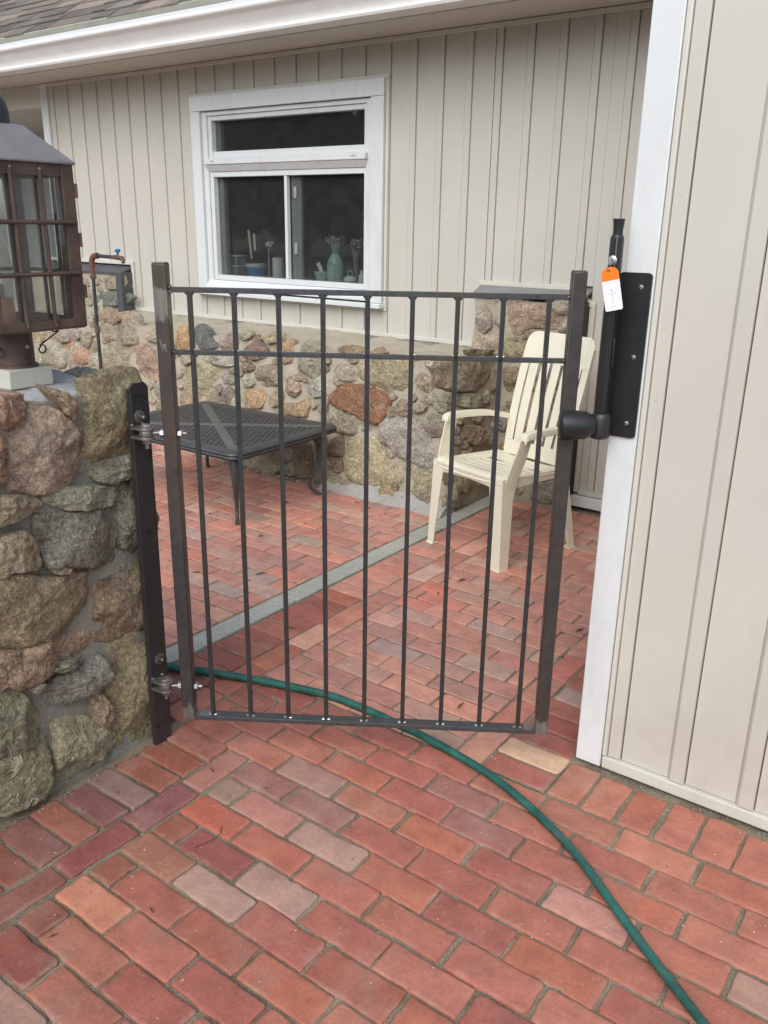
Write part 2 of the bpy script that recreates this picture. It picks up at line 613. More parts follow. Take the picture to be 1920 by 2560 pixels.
rb = random.Random(11)
RED = ['ad6a56', 'a96450', 'b06e5a', 'a86453', 'a25f51', 'b36a52', 'ab6856', 'b2725b', 'a86152']
ODD = ['a0705f', 'a07060', 'b58f7d', 'bb8068', 'bf7c60', 'ae8571', 'a68570', '986a5c', 'bf6a4e']
ODDN = ['9c5e50', 'b57a62', 'b8735a', '9a6254']
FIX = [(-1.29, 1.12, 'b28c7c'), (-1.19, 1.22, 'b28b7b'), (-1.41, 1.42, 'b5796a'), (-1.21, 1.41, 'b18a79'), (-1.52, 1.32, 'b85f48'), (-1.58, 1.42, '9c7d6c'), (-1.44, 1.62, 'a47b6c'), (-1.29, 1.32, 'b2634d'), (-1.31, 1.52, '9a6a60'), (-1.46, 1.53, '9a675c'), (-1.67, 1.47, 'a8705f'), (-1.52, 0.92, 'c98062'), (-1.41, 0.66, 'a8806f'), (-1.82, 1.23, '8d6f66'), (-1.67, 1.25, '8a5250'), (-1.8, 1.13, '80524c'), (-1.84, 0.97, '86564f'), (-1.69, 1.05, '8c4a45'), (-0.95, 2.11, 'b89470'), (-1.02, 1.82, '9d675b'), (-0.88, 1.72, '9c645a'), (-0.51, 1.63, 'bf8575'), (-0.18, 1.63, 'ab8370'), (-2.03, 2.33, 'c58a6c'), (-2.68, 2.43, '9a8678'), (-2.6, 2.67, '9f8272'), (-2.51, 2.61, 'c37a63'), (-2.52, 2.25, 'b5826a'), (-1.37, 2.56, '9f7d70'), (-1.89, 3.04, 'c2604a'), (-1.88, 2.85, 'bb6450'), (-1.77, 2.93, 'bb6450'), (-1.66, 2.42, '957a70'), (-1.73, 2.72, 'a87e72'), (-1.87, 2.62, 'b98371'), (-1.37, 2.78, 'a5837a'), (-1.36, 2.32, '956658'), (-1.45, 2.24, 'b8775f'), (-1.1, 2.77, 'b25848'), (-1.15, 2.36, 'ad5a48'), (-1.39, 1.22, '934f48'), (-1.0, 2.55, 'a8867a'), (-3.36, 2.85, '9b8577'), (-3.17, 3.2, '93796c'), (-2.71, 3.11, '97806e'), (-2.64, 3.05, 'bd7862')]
BG = 1.02   # photograph brightness to base colour


def brick_tint(x0, x1, y0, y1, back):
    for (x, y, c) in FIX:
        if x0 <= x < x1 and y0 <= y < y1:
            a = [int(c[i:i + 2], 16) for i in (0, 2, 4)]
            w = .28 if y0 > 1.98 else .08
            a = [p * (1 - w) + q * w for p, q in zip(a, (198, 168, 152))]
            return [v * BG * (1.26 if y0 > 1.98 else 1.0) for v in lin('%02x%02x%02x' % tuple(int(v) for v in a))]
    if rb.random() < (0.34 if back else 0.05):
        c = lin(rb.choice(ODD if back else ODDN))
    else:
        c = lin(rb.choice(RED))
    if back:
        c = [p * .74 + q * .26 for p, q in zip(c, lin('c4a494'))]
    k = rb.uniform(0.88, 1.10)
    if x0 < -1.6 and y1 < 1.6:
        k *= .72        # damp bricks by the wall, with its shade put into their colour
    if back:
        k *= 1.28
    return [min(1, v * k * BG) for v in c]


BRICKS = []     # (distance, area key, outline rect, tint, z, tilt)


def brick(area, x0, x1, y0, y1, back=False, lift=0.0):
    d = math.hypot((x0 + x1) / 2, (y0 + y1) / 2)
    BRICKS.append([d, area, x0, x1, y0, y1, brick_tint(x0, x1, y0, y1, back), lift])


def brick_shape(mb, x0, x1, y0, y1, tint, lift, near, seed):
    r = random.Random(seed)
    gx = r.uniform(.0018, .0078)
    gy = r.uniform(.0016, .0074)
    if not near:
        gx *= .7
        gy *= .7
    x0 += gx; x1 -= gx; y0 += gy; y1 -= gy
    cx, cy = (x0 + x1) / 2, (y0 + y1) / 2
    hx, hy = (x1 - x0) / 2, (y1 - y0) / 2
    if hx < .012 or hy < .012:
        return
    rad = min(r.uniform(.002, .009), hx * .5, hy * .5)
    nl = 9 if near else 3
    ns = 5 if near else 2
    nc = 3 if near else 2
    pts = []
    corners = [(1, -1), (1, 1), (-1, 1), (-1, -1)]
    for i, (sx, sy) in enumerate(corners):
        rr = rad * r.uniform(.5, 1.6)
        rr = min(rr, hx * .8, hy * .8)
        ccx, ccy = sx * (hx - rr), sy * (hy - rr)
        a0 = [-90, 0, 90, 180][i]
        for k in range(nc + 1):
            a = math.radians(a0 + 90 * k / nc)
            pts.append((ccx + rr * math.cos(a), ccy + rr * math.sin(a)))
        nx, ny = corners[(i + 1) % 4]
        along = nl if (sx != nx) == (hx > hy) else ns
        ex, ey = nx * hx, ny * hy
        for k in range(1, along):
            t = k / along
            if i in (0, 2):
                pts.append((sx * hx, sy * hy * (1 - 2 * t)))
            else:
                pts.append((sx * hx * (1 - 2 * t), sy * hy))
    amp = .0030 if near else .0018
    rot = r.uniform(-.012, .012)
    # chipped corner or edge on some near bricks
    chip = r.randrange(len(pts)) if near and r.random() < .3 else -9
    P = []
    for k, (a, b) in enumerate(pts):
        j = amp * noise.noise(Vector((a * 38 + seed, b * 38, seed * 1.3))) * 1.2 + amp * .7 * noise.noise(Vector((a * 120 + seed, b * 120, seed * .3)))
        L = math.hypot(a, b)
        q = 1 - (j + (.006 * r.random() if abs(k - chip) <= 1 else 0)) / max(L, .01)
        a, b = a * q, b * q
        P.append((a * math.cos(rot) - b * math.sin(rot), a * math.sin(rot) + b * math.cos(rot)))
    tx, ty = r.gauss(0, .006), r.gauss(0, .008)
    z = r.gauss(0, .0012) + lift
    n = len(P)
    V, Fc = [], []
    rings = [(1.0, 0, -.05), (1.0, 0, -.0035), (1.0, -.0012, -.0010), (1.0, -.0040, 0.0), (1.0, -.0150, .0003)]
    for (s, ins, dz) in rings:
        for (a, b) in P:
            L = math.hypot(a, b)
            q = 1 + ins / max(L, .01)
            aa, bb = a * q, b * q
            V.append((cx + aa, cy + bb, z + dz + tx * aa + ty * bb if dz > -.04 else -.05))
    for i in range(len(rings) - 1):
        for k in range(n):
            k2 = (k + 1) % n
            Fc.append((i * n + k, i * n + k2, (i + 1) * n + k2, (i + 1) * n + k))
    Fc.append(tuple((len(rings) - 1) * n + k for k in range(n)))
    b0 = len(mb.v)
    mb.add(V, Fc, tint)
    for k in range(b0, b0 + len(V)):
        mb.c[k] = (*tint[:3], 0.0 if k - b0 >= (len(rings) - 1) * n else 1.0)


PIT = .0997
Y0 = 1.9705       # inner edge of the soldier course along the wing
# soldier course along the wing wall and its continuation off to the right
x = -0.838
while x < 2.4:
    w = .1025 * rb.uniform(.95, 1.05)
    brick('walk', x, x + w, 1.978, 2.172 + rb.uniform(-.012, .006))
    x += w
# threshold: soldiers against the wing's left side and one column of stretchers
y = 1.978
while y < 4.36:
    w = .0985
    brick('patio', -1.052 + rb.uniform(-.004, .004), -0.842, y, y + w, y > 3)
    y += w
y = 1.978
while y < 4.36:
    h = .2130 * rb.uniform(.95, 1.05)
    brick('patio', -1.155, -1.056, y, min(y + h, 4.40), True)
    y += h
# running bond this side of the gate
for k in range(0, 19):
    yb = Y0 - PIT * (k + 1)
    yt = Y0 - PIT * k
    ph = (-.596 + .017 * min(k, 3) if k % 2 == 0 else -.699 + .012 * min(k, 4)) + rb.uniform(-.006, .006)
    xl = -1.625 if yt < 1.6 else -1.962
    n0 = int((xl - ph) / .2203) - 1
    x = ph + n0 * .2203
    while x < 2.3:
        a, b = x, x + .2203 + rb.uniform(-.004, .004)
        a2 = max(a, xl)
        if b - a2 > .03:
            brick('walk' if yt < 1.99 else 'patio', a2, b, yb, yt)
        x = b
# soldiers and stretchers along the pillar wall
y = 1.574
i = 0
while y > -.6:
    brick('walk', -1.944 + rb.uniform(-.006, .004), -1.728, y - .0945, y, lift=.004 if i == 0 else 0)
    y -= .0945
    i += 1
for (a, b) in ((1.574, 1.366), (1.366, 1.156), (1.156, .936), (.936, .72), (.72, .505), (.505, .29), (.29, .08), (.08, -.13), (-.13, -.34)):
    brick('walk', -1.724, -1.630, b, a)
# running bond beyond the gate, right of the stone strip
k = 0
y = Y0 + .004
while y < 4.42:
    yt = min(y + PIT, 4.44)
    ph = (-.699 if k % 2 == 0 else -.58) + rb.uniform(-.012, .012)
    x = ph - 8 * .2203
    while x < -1.158:
        a, b = max(x, -1.966), min(x + .2203, -1.158)
        if b - a > .03:
            brick('patio', a, b, y, yt, True)
        x += .2203
    y = yt
    k += 1
# border on the strip: soldiers then stretchers
y = 1.62
while y < 4.40:
    brick('patio', -2.285, -2.078, y, min(y + .0995, 4.42), y > 2.7)
    y += .0995
y = 1.58
while y < 4.40:
    brick('patio', -2.074, -1.968, y, min(y + .2095, 4.42), y > 2.4)
    y += .2095
# courtyard left of the strip
y = 1.674
k = 0
while y < 3.93:
    yt = min(y + PIT, 3.93)
    x = -2.412 - .205 * rb.random() * .2 - (.105 if k % 2 else 0)
    first = True
    a = -2.41
    while a > -8.2:
        b = a
        a = (x if first else a - .2075 + rb.uniform(-.004, .004))
        if first and b - a < .03:
            a = b - .2075
        first = False
        brick('court', a, b, y, yt, True)
    y = yt
    k += 1

# keep what the view can hold: largest 300 of each paving as separate bricks, the others joined
PAV = {}
for key, nm, lab in (('walk', 'brick_walk', 'red brick paving in the foreground this side of the gate'),
                     ('patio', 'brick_patio', 'brick paving behind the gate, right of the grey stone strip, under the cream chair'),
                     ('court', 'brick_courtyard', 'brick paving left of the grey stone strip, under the black table')):
    PAV[key] = struct(nm, {'walk': (-.8, 1.2, -.05), 'patio': (-1.6, 3.0, -.05), 'court': (-4.2, 2.9, -.05)}[key], lab)
for key in PAV:
    L = [b for b in BRICKS if b[1] == key]

    def vis(b):
        cx, cy = (b[2] + b[3]) / 2, (b[4] + b[5]) / 2
        p = Vector((cx, cy, -1.57))
        zc = p.dot(F_)
        u, v = p.dot(R_) / max(zc, .01), -p.dot(U_) / max(zc, .01)
        inside = zc > .3 and abs(u) < .50 and abs(v) < .66
        if key == 'court':
            inside = inside and cx > -4.9
        return (0 if inside else 1, b[0])
    L.sort(key=vis)
    rest = MB()
    for i, b in enumerate(L):
        near = key == 'walk' and b[0] < 2.9
        if i < 300:
            mb = MB()
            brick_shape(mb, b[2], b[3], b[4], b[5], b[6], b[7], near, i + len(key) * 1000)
            if mb.v:
                mb.build('brick', M['brick'], PAV[key], smooth=50)
        else:
            brick_shape(rest, b[2], b[3], b[4], b[5], b[6], b[7], False, i + len(key) * 1000)
    if rest.v:
        tag(rest.build('brick', M['brick'], PAV[key], smooth=50), kind='stuff')


def bed(x0, x1, y0, y1, step, z, parent, amp=.003):
    nx, ny = max(2, int((x1 - x0) / step)), max(2, int((y1 - y0) / step))
    V = []
    for j in range(ny + 1):
        for i in range(nx + 1):
            a, b = x0 + (x1 - x0) * i / nx, y0 + (y1 - y0) * j / ny
            n = noise.noise(Vector((a * 9, b * 9, 3))) * .55 + noise.noise(Vector((a * 42, b * 42, 8))) * .6
            V.append((a, b, z + amp * n))
    Fc = [(j * (nx + 1) + i, j * (nx + 1) + i + 1, (j + 1) * (nx + 1) + i + 1, (j + 1) * (nx + 1) + i) for j in range(ny) for i in range(nx)]
    mb = MB()
    mb.add(V, Fc)
    return tag(mb.build('joint_sand', M['sand'], parent), kind='stuff')


bed(-1.99, 2.4, -.6, 1.974, .012, -.0068, PAV['walk'], .006)
bed(-0.84, 2.4, 1.974, 2.26, .012, -.0068, PAV['walk'], .006)
bed(-2.288, -0.84, 1.9742, 4.6, .02, -.0045, PAV['patio'])
bed(-8.3, -2.398, 1.2, 4.3, .035, -.0048, PAV['court'])
bed(-2.396, -1.992, -.6, 1.52, .05, -.012, PAV['court'])

# loose grit lying on the bricks
gr = MB()
rg = random.Random(5)
for i in range(1500):
    if i < 1150:
        x, y = rg.uniform(-1.9, .35), rg.uniform(.3, 2.16)
    else:
        x, y = rg.uniform(-3.6, -1.0), rg.uniform(2.0, 3.8)
    s = rg.choice([.0009, .0011, .0014, .0018, .0025]) * (1.3 if i % 60 == 0 else 1)
    c = Vector((x, y, .0015))
    q = Matrix.Rotation(rg.uniform(0, 6.28), 3, 'Z')
    P = [q @ Vector((s * a * rg.uniform(.7, 1.6), s * b * rg.uniform(.7, 1.3), s * e * .7)) + c for a, b, e in ((1, 0, 0), (-.6, .8, 0), (-.5, -.9, 0), (0, 0, 1), (0, 0, -1))]
    t = rg.choice([(.55, .40, .33), (.6, .5, .42), (.42, .28, .22), (.5, .45, .38), (.07, .04, .03)])
    gr.add(P, [(0, 1, 3), (1, 2, 3), (2, 0, 3), (1, 0, 4), (2, 1, 4), (0, 2, 4)], t)
# debris and grit gathered at the foot of the pillar and of the wing wall
for i in range(620):
    if i < 330:
        y = rg.uniform(.3, 1.6)
        x = -1.945 + abs(rg.gauss(0, .02))
    else:
        x = rg.uniform(-.82, .6)
        y = 2.178 + rg.gauss(0, .02)
    s = rg.uniform(.0012, .0036)
    c = Vector((x, y, .001))
    q = Matrix.Rotation(rg.uniform(0, 6.28), 3, 'Z')
    P = [q @ Vector((s * a * rg.uniform(.7, 1.6), s * b * rg.uniform(.7, 1.3), s * e)) + c for a, b, e in ((1, 0, 0), (-.6, .8, 0), (-.5, -.9, 0), (0, 0, 1), (0, 0, -1))]
    t = rg.choice([(.22, .18, .13), (.12, .10, .07), (.3, .26, .2), (.08, .06, .045), (.16, .15, .10)])
    gr.add(P, [(0, 1, 3), (1, 2, 3), (2, 0, 3), (1, 0, 4), (2, 1, 4), (0, 2, 4)], t)


def gritmat():
    t = NT('grit')
    t.color(t.attr())
    t.set(Roughness=.9)
    return t.m


M['grit'] = gritmat()
tag(gr.build('grit', M['grit'], smooth=0), 'pale sand grains and chips scattered over the bricks', kind='stuff')

# bits of leaf and twig blown about
lf = MB()
for i in range(46):
    x, y = (rg.uniform(-4.2, -2.5), rg.uniform(2.0, 3.8)) if i < 24 else (rg.uniform(-2.2, -.9), rg.uniform(2.2, 4.2)) if i < 34 else (rg.uniform(-1.9, -1.0), rg.uniform(.6, 1.5))
    s = rg.uniform(.004, .013) if i < 34 else rg.uniform(.003, .006)
    q = Matrix.Rotation(rg.uniform(0, 6.28), 3, 'Z')
    L_ = rg.uniform(1.0, 3.0)
    P = [q @ Vector((a * s * L_, b * s * .6, e * s)) + Vector((x, y, .002)) for a, b, e in ((-1, 0, .1), (0, -.8, .5), (1, .1, .2), (0, .8, .7), (0, 0, .2))]
    lf.add(P, [(0, 1, 4), (1, 2, 4), (2, 3, 4), (3, 0, 4)], rg.choice([(.08, .035, .02), (.14, .07, .03), (.05, .03, .02)]))
tw = [Vector((-1.47, 1.20, .003)), Vector((-1.455, 1.235, .006)), Vector((-1.452, 1.27, .004)), Vector((-1.475, 1.30, .003))]
b0 = len(lf.v)
lf.tube(tw, .0011, 5)
for k in range(b0, len(lf.v)):
    lf.c[k] = (.06, .035, .025)
tag(lf.build('leaf_litter', M['grit'], smooth=0), 'brown leaf bits and twigs lying on the bricks', kind='stuff')

# bluestone strip
st = struct('stone_strip', (-2.34, 3, -.04), 'long grey bluestone strip dividing the brick paving')
ys = [1.25, 2.52, 3.72, 4.47]
for i in range(3):
    mb = MB()
    rows = []
    n = 40
    L, Rr = [], []
    for k in range(n + 1):
        y = ys[i] + .003 + (ys[i + 1] - ys[i] - .006) * k / n
        L.append((-2.394 + .003 * noise.noise(Vector((y * 14, 1, 0))), y))
        Rr.append((-2.294 + .004 * noise.noise(Vector((y * 14, 5, 0))), y))
    mb.prism(L + Rr[::-1], lambda a, b, d: (a, b, d), -.04, .004)
    mb.build('paving_stone', M['bluestone'], st, bevel=.004)


# ------------------------------------------------------------------ rubble stone walls
def chaikin(P, n):
    for _ in range(n):
        Q = []
        for i in range(len(P)):
            a, b = P[i], P[(i + 1) % len(P)]
            Q += [(a[0] * .78 + b[0] * .22, a[1] * .78 + b[1] * .22), (a[0] * .22 + b[0] * .78, a[1] * .22 + b[1] * .78)]
        P = Q
    return P


def resample(P, n):
    L = [0]
    for i in range(len(P)):
        a, b = P[i], P[(i + 1) % len(P)]
        L.append(L[-1] + math.hypot(b[0] - a[0], b[1] - a[1]))
    out, j = [], 0
    for k in range(n):
        d = L[-1] * k / n
        while L[j + 1] < d:
            j += 1
        t = (d - L[j]) / max(L[j + 1] - L[j], 1e-9)
        a, b = P[j], P[(j + 1) % len(P)]
        out.append((a[0] + (b[0] - a[0]) * t, a[1] + (b[1] - a[1]) * t))
    return out, L[-1]


def stone(outline, tint, fn, depth, seed, n=60, jag=.06, relief=1.0, grow=1.09):
    """a broken fieldstone: fn(a, b, h) maps wall coordinates and height off the mortar to a point"""
    r = random.Random(seed)
    mx_, my_ = sum(p[0] for p in outline) / len(outline), sum(p[1] for p in outline) / len(outline)
    outline = [(mx_ + (p[0] - mx_) * grow, my_ + (p[1] - my_) * grow) for p in outline]
    P, per = resample(outline if r.random() < .7 else chaikin(outline, 1), n)
    cx = sum(p[0] for p in P) / n
    cy = sum(p[1] for p in P) / n
    size = per / 6.3
    Q = []
    for k, (a, b) in enumerate(P):
        q = 1 + jag * noise.noise(Vector((a * 26 + seed, b * 26, seed * .7))) + .6 * jag * noise.noise(Vector((a * 80, b * 80 + seed, 2)))
        Q.append((cx + (a - cx) * q, cy + (b - cy) * q))
    prof = [(1.06, -.7), (1.02, .0), (1.0, .42), (.985, .70), (.955, .90), (.90, 1.0), (.82, 1), (.72, 1), (.61, 1), (.49, 1), (.37, 1), (.25, 1), (.12, 1)]
    if n < 32:
        prof = prof[:6] + prof[7::2]
    # cleavage planes chip the face into flat facets
    pl = []
    for k in range(7):
        an = r.uniform(0, 6.283)
        pl.append((math.cos(an), math.sin(an), r.uniform(.25, 1.0) * size, r.uniform(.12, .75)))
    ta, tb = r.uniform(-.12, .12), r.uniform(-.12, .12)
    V, Fc = [], []

    def height(x, y):
        dx, dy = x - cx, y - cy
        wx = .10 * size * noise.noise(Vector((x * 14, y * 14, seed + 11)))
        z = depth * 1.12 + dx * ta + dy * tb
        for (ca, sa, off, sl) in pl:
            z = min(z, depth * 1.06 - (dx * ca + dy * sa + wx - off * .62) * sl)
        z = max(z, depth * .30)
        z += (noise.noise(Vector((x * 18, y * 18, seed))) * .008 + noise.noise(Vector((x * 42, y * 42, seed + 3))) * .0065 + noise.noise(Vector((x * 95, y * 95, seed + 5))) * .0045) * relief
        return z
    for i, (s, h) in enumerate(prof):
        for (a, b) in Q:
            x, y = cx + (a - cx) * s, cy + (b - cy) * s
            z = height(x, y)
            V.append(fn(x, y, z * h if h > 0 else depth * h * .6))
    m = len(prof)
    for i in range(m - 1):
        for k in range(n):
            k2 = (k + 1) % n
            Fc.append((i * n + k, i * n + k2, (i + 1) * n + k2, (i + 1) * n + k))
    V.append(fn(cx, cy, height(cx, cy)))
    for k in range(n):
        Fc.append(((m - 1) * n + k, (m - 1) * n + (k + 1) % n, len(V) - 1))
    mb = MB()
    mb.add(V, Fc, tint)
    return mb


def rough_box(x0, x1, y0, y1, z0, z1, step, amp, seed, warp=None):
    """a box cut into cells and pushed about by noise"""
    bm = bmesh.new()
    nx, ny, nz = [max(1, int(abs(b - a) / step)) for a, b in ((x0, x1), (y0, y1), (z0, z1))]
    idx = {}

    def vert(i, j, k):
        if (i, j, k) not in idx:
            p = Vector((x0 + (x1 - x0) * i / nx, y0 + (y1 - y0) * j / ny, z0 + (z1 - z0) * k / nz))
            if warp:
                p = Vector(warp(p))
            q = p * 7
            d = Vector((noise.noise(q + Vector((seed, 0, 0))), noise.noise(q + Vector((0, seed, 9))), noise.noise(q + Vector((5, 0, seed))))) * amp
            q = p * 26
            d += Vector((noise.noise(q + Vector((seed, 2, 0))), noise.noise(q + Vector((0, seed, 4))), noise.noise(q + Vector((7, 0, seed))))) * amp * .45
            idx[(i, j, k)] = bm.verts.new(p + d)
        return idx[(i, j, k)]
    for i in range(nx):
        for j in range(ny):
            for k, fl in ((0, 1), (nz, 0)):
                q = [vert(i, j, k), vert(i + 1, j, k), vert(i + 1, j + 1, k), vert(i, j + 1, k)]
                bm.faces.new(q[::-1] if fl else q)
    for i in range(nx):
        for k in range(nz):
            for j, fl in ((0, 0), (ny, 1)):
                q = [vert(i, j, k), vert(i + 1, j, k), vert(i + 1, j, k + 1), vert(i, j, k + 1)]
                bm.faces.new(q[::-1] if fl else q)
    for j in range(ny):
        for k in range(nz):
            for i, fl in ((0, 1), (nx, 0)):
                q = [vert(i, j, k), vert(i, j + 1, k), vert(i, j + 1, k + 1), vert(i, j, k + 1)]
                bm.faces.new(q[::-1] if fl else q)
    bm.verts.index_update()
    mb = MB()
    mb.add([v.co.copy() for v in bm.verts], [tuple(v.index for v in f.verts) for f in bm.faces])
    bm.free()
    return mb


PILLAR = [
 ((155,116,96), [(1.07,1.164),(1.087,1.162),(1.129,1.159),(1.161,1.149),(1.163,1.118),(1.146,1.093),(1.106,1.075),(1.089,1.095),(1.064,1.118)]),
 ((152,127,112), [(1.128,1.079),(1.147,1.098),(1.175,1.11),(1.253,1.094),(1.267,1.072),(1.289,1.042),(1.302,1.019),(1.302,0.978),(1.299,0.939),(1.281,0.916),(1.261,0.887),(1.2,0.89),(1.14,0.908),(1.102,0.92),(1.103,0.965)]),
 ((142,108,84), [(1.042,1.076),(1.074,1.07),(1.085,1.049),(1.087,1.01),(1.083,0.953),(1.068,0.942),(1.024,0.95)]),
 ((150,126,102), [(1.23,1.16),(1.275,1.142),(1.304,1.112),(1.31,1.082),(1.295,1.064),(1.275,1.085),(1.271,1.106),(1.24,1.141)]),
 ((128,112,84), [(1.351,1.143),(1.383,1.156),(1.468,1.162),(1.523,1.155),(1.538,1.107),(1.534,1.026),(1.527,0.951),(1.457,0.939),(1.333,0.95),(1.318,0.968),(1.34,1.018),(1.355,1.089)]),
 ((104,105,90), [(1.327,0.93),(1.359,0.935),(1.453,0.934),(1.533,0.927),(1.54,0.896),(1.521,0.877),(1.454,0.87),(1.413,0.864),(1.36,0.879),(1.335,0.907)]),
 ((120,120,102), [(1.195,0.874),(1.264,0.884),(1.331,0.874),(1.407,0.849),(1.413,0.828),(1.381,0.807),(1.311,0.813),(1.251,0.827),(1.205,0.856)]),
 ((134,120,100), [(1.019,0.915),(1.094,0.905),(1.161,0.885),(1.18,0.862),(1.162,0.841),(1.101,0.84),(1.042,0.839),(1.009,0.845)]),
 ((97,93,86), [(1.165,0.819),(1.204,0.823),(1.272,0.808),(1.401,0.789),(1.401,0.734),(1.386,0.679),(1.375,0.645),(1.319,0.634),(1.273,0.662),(1.181,0.688),(1.165,0.74)]),
 ((96,93,80), [(1.416,0.827),(1.456,0.844),(1.52,0.831),(1.54,0.776),(1.539,0.695),(1.516,0.653),(1.452,0.645),(1.413,0.677),(1.409,0.751)]),
 ((144,126,103), [(1.017,0.785),(1.077,0.799),(1.114,0.801),(1.141,0.772),(1.149,0.739),(1.15,0.695),(1.134,0.691),(1.068,0.71),(1.04,0.699),(1.005,0.701)]),
 ((132,112,92), [(1.177,0.68),(1.213,0.675),(1.245,0.661),(1.23,0.65),(1.185,0.664)]),
 ((118,102,78), [(0.988,0.699),(1.066,0.696),(1.125,0.677),(1.169,0.646),(1.242,0.639),(1.282,0.624),(1.287,0.583),(1.268,0.529),(1.239,0.49),(1.182,0.479),(1.117,0.489),(1.055,0.496),(0.966,0.549)]),
 ((118,92,72), [(1.369,0.581),(1.412,0.594),(1.456,0.603),(1.519,0.587),(1.527,0.498),(1.512,0.416),(1.448,0.39),(1.402,0.376),(1.356,0.382),(1.299,0.418),(1.297,0.461),(1.317,0.511),(1.316,0.569)]),
 ((134,106,88), [(0.973,0.512),(1.053,0.481),(1.132,0.477),(1.215,0.466),(1.273,0.446),(1.282,0.425),(1.265,0.408),(1.207,0.395),(1.137,0.385),(1.08,0.374),(1.039,0.38),(1.02,0.399),(1.011,0.442),(0.991,0.473),(0.969,0.489)]),
 ((122,97,82), [(0.959,0.496),(0.992,0.482),(1.004,0.458),(1.008,0.434),(1.012,0.399),(0.998,0.393),(0.985,0.434),(0.953,0.458)]),
 ((105,105,92), [(1.144,0.389),(1.186,0.397),(1.235,0.393),(1.233,0.38),(1.2,0.367),(1.163,0.374)]),
 ((112,110,106), [(1.126,0.319),(1.153,0.347),(1.202,0.353),(1.256,0.36),(1.297,0.366),(1.316,0.33),(1.315,0.287),(1.294,0.268),(1.245,0.262),(1.191,0.26),(1.144,0.274)]),
 ((128,114,84), [(1.355,0.377),(1.402,0.372),(1.451,0.381),(1.512,0.364),(1.521,0.278),(1.521,0.123),(1.515,0.046),(1.483,0.034),(1.438,0.018),(1.335,0.061),(1.322,0.125),(1.32,0.219),(1.337,0.31)]),
 ((136,114,92), [(1.261,0.237),(1.296,0.245),(1.313,0.189),(1.312,0.149),(1.301,0.117),(1.274,0.146),(1.262,0.181)]),
 ((106,106,82), [(0.951,0.444),(0.984,0.425),(1.006,0.386),(1.053,0.361),(1.065,0.332),(1.083,0.299),(1.093,0.249),(1.084,0.202),(1.045,0.178),(0.991,0.184),(0.919,0.218)]),
 ((138,132,105), [(1.136,0.207),(1.164,0.213),(1.22,0.196),(1.261,0.167),(1.29,0.123),(1.33,0.087),(1.334,0.05),(1.297,0.036),(1.237,0.019),(1.135,0.026),(1.136,0.095)]),
 ((130,124,98), [(0.917,0.205),(0.997,0.181),(1.044,0.175),(1.08,0.194),(1.102,0.185),(1.107,0.14),(1.105,0.058),(1.093,0.026),(1.025,0.023),(0.893,0.032)]),
 ((125,116,106), [(1.08,0.378),(1.118,0.364),(1.117,0.33),(1.097,0.333),(1.074,0.354)]),
]
LEFTBLOCK = [
 ((168,150,126), [(-6.093,1.106),(-5.991,1.119),(-5.842,1.126),(-5.823,1.09),(-5.865,1.046),(-5.977,1.04),(-6.063,1.055)]),
 ((88,98,95), [(-6.159,0.965),(-6.059,0.994),(-5.895,1.007),(-5.787,0.995),(-5.741,0.975),(-5.819,0.932),(-5.96,0.901),(-6.099,0.895),(-6.173,0.918)]),
 ((140,125,112), [(-6.381,1.089),(-6.248,1.099),(-6.228,1.062),(-6.27,1.044),(-6.378,1.031)]),
 ((150,148,140), [(-6.647,0.968),(-6.398,0.99),(-6.297,0.957),(-6.307,0.894),(-6.529,0.855),(-6.663,0.879)]),
]
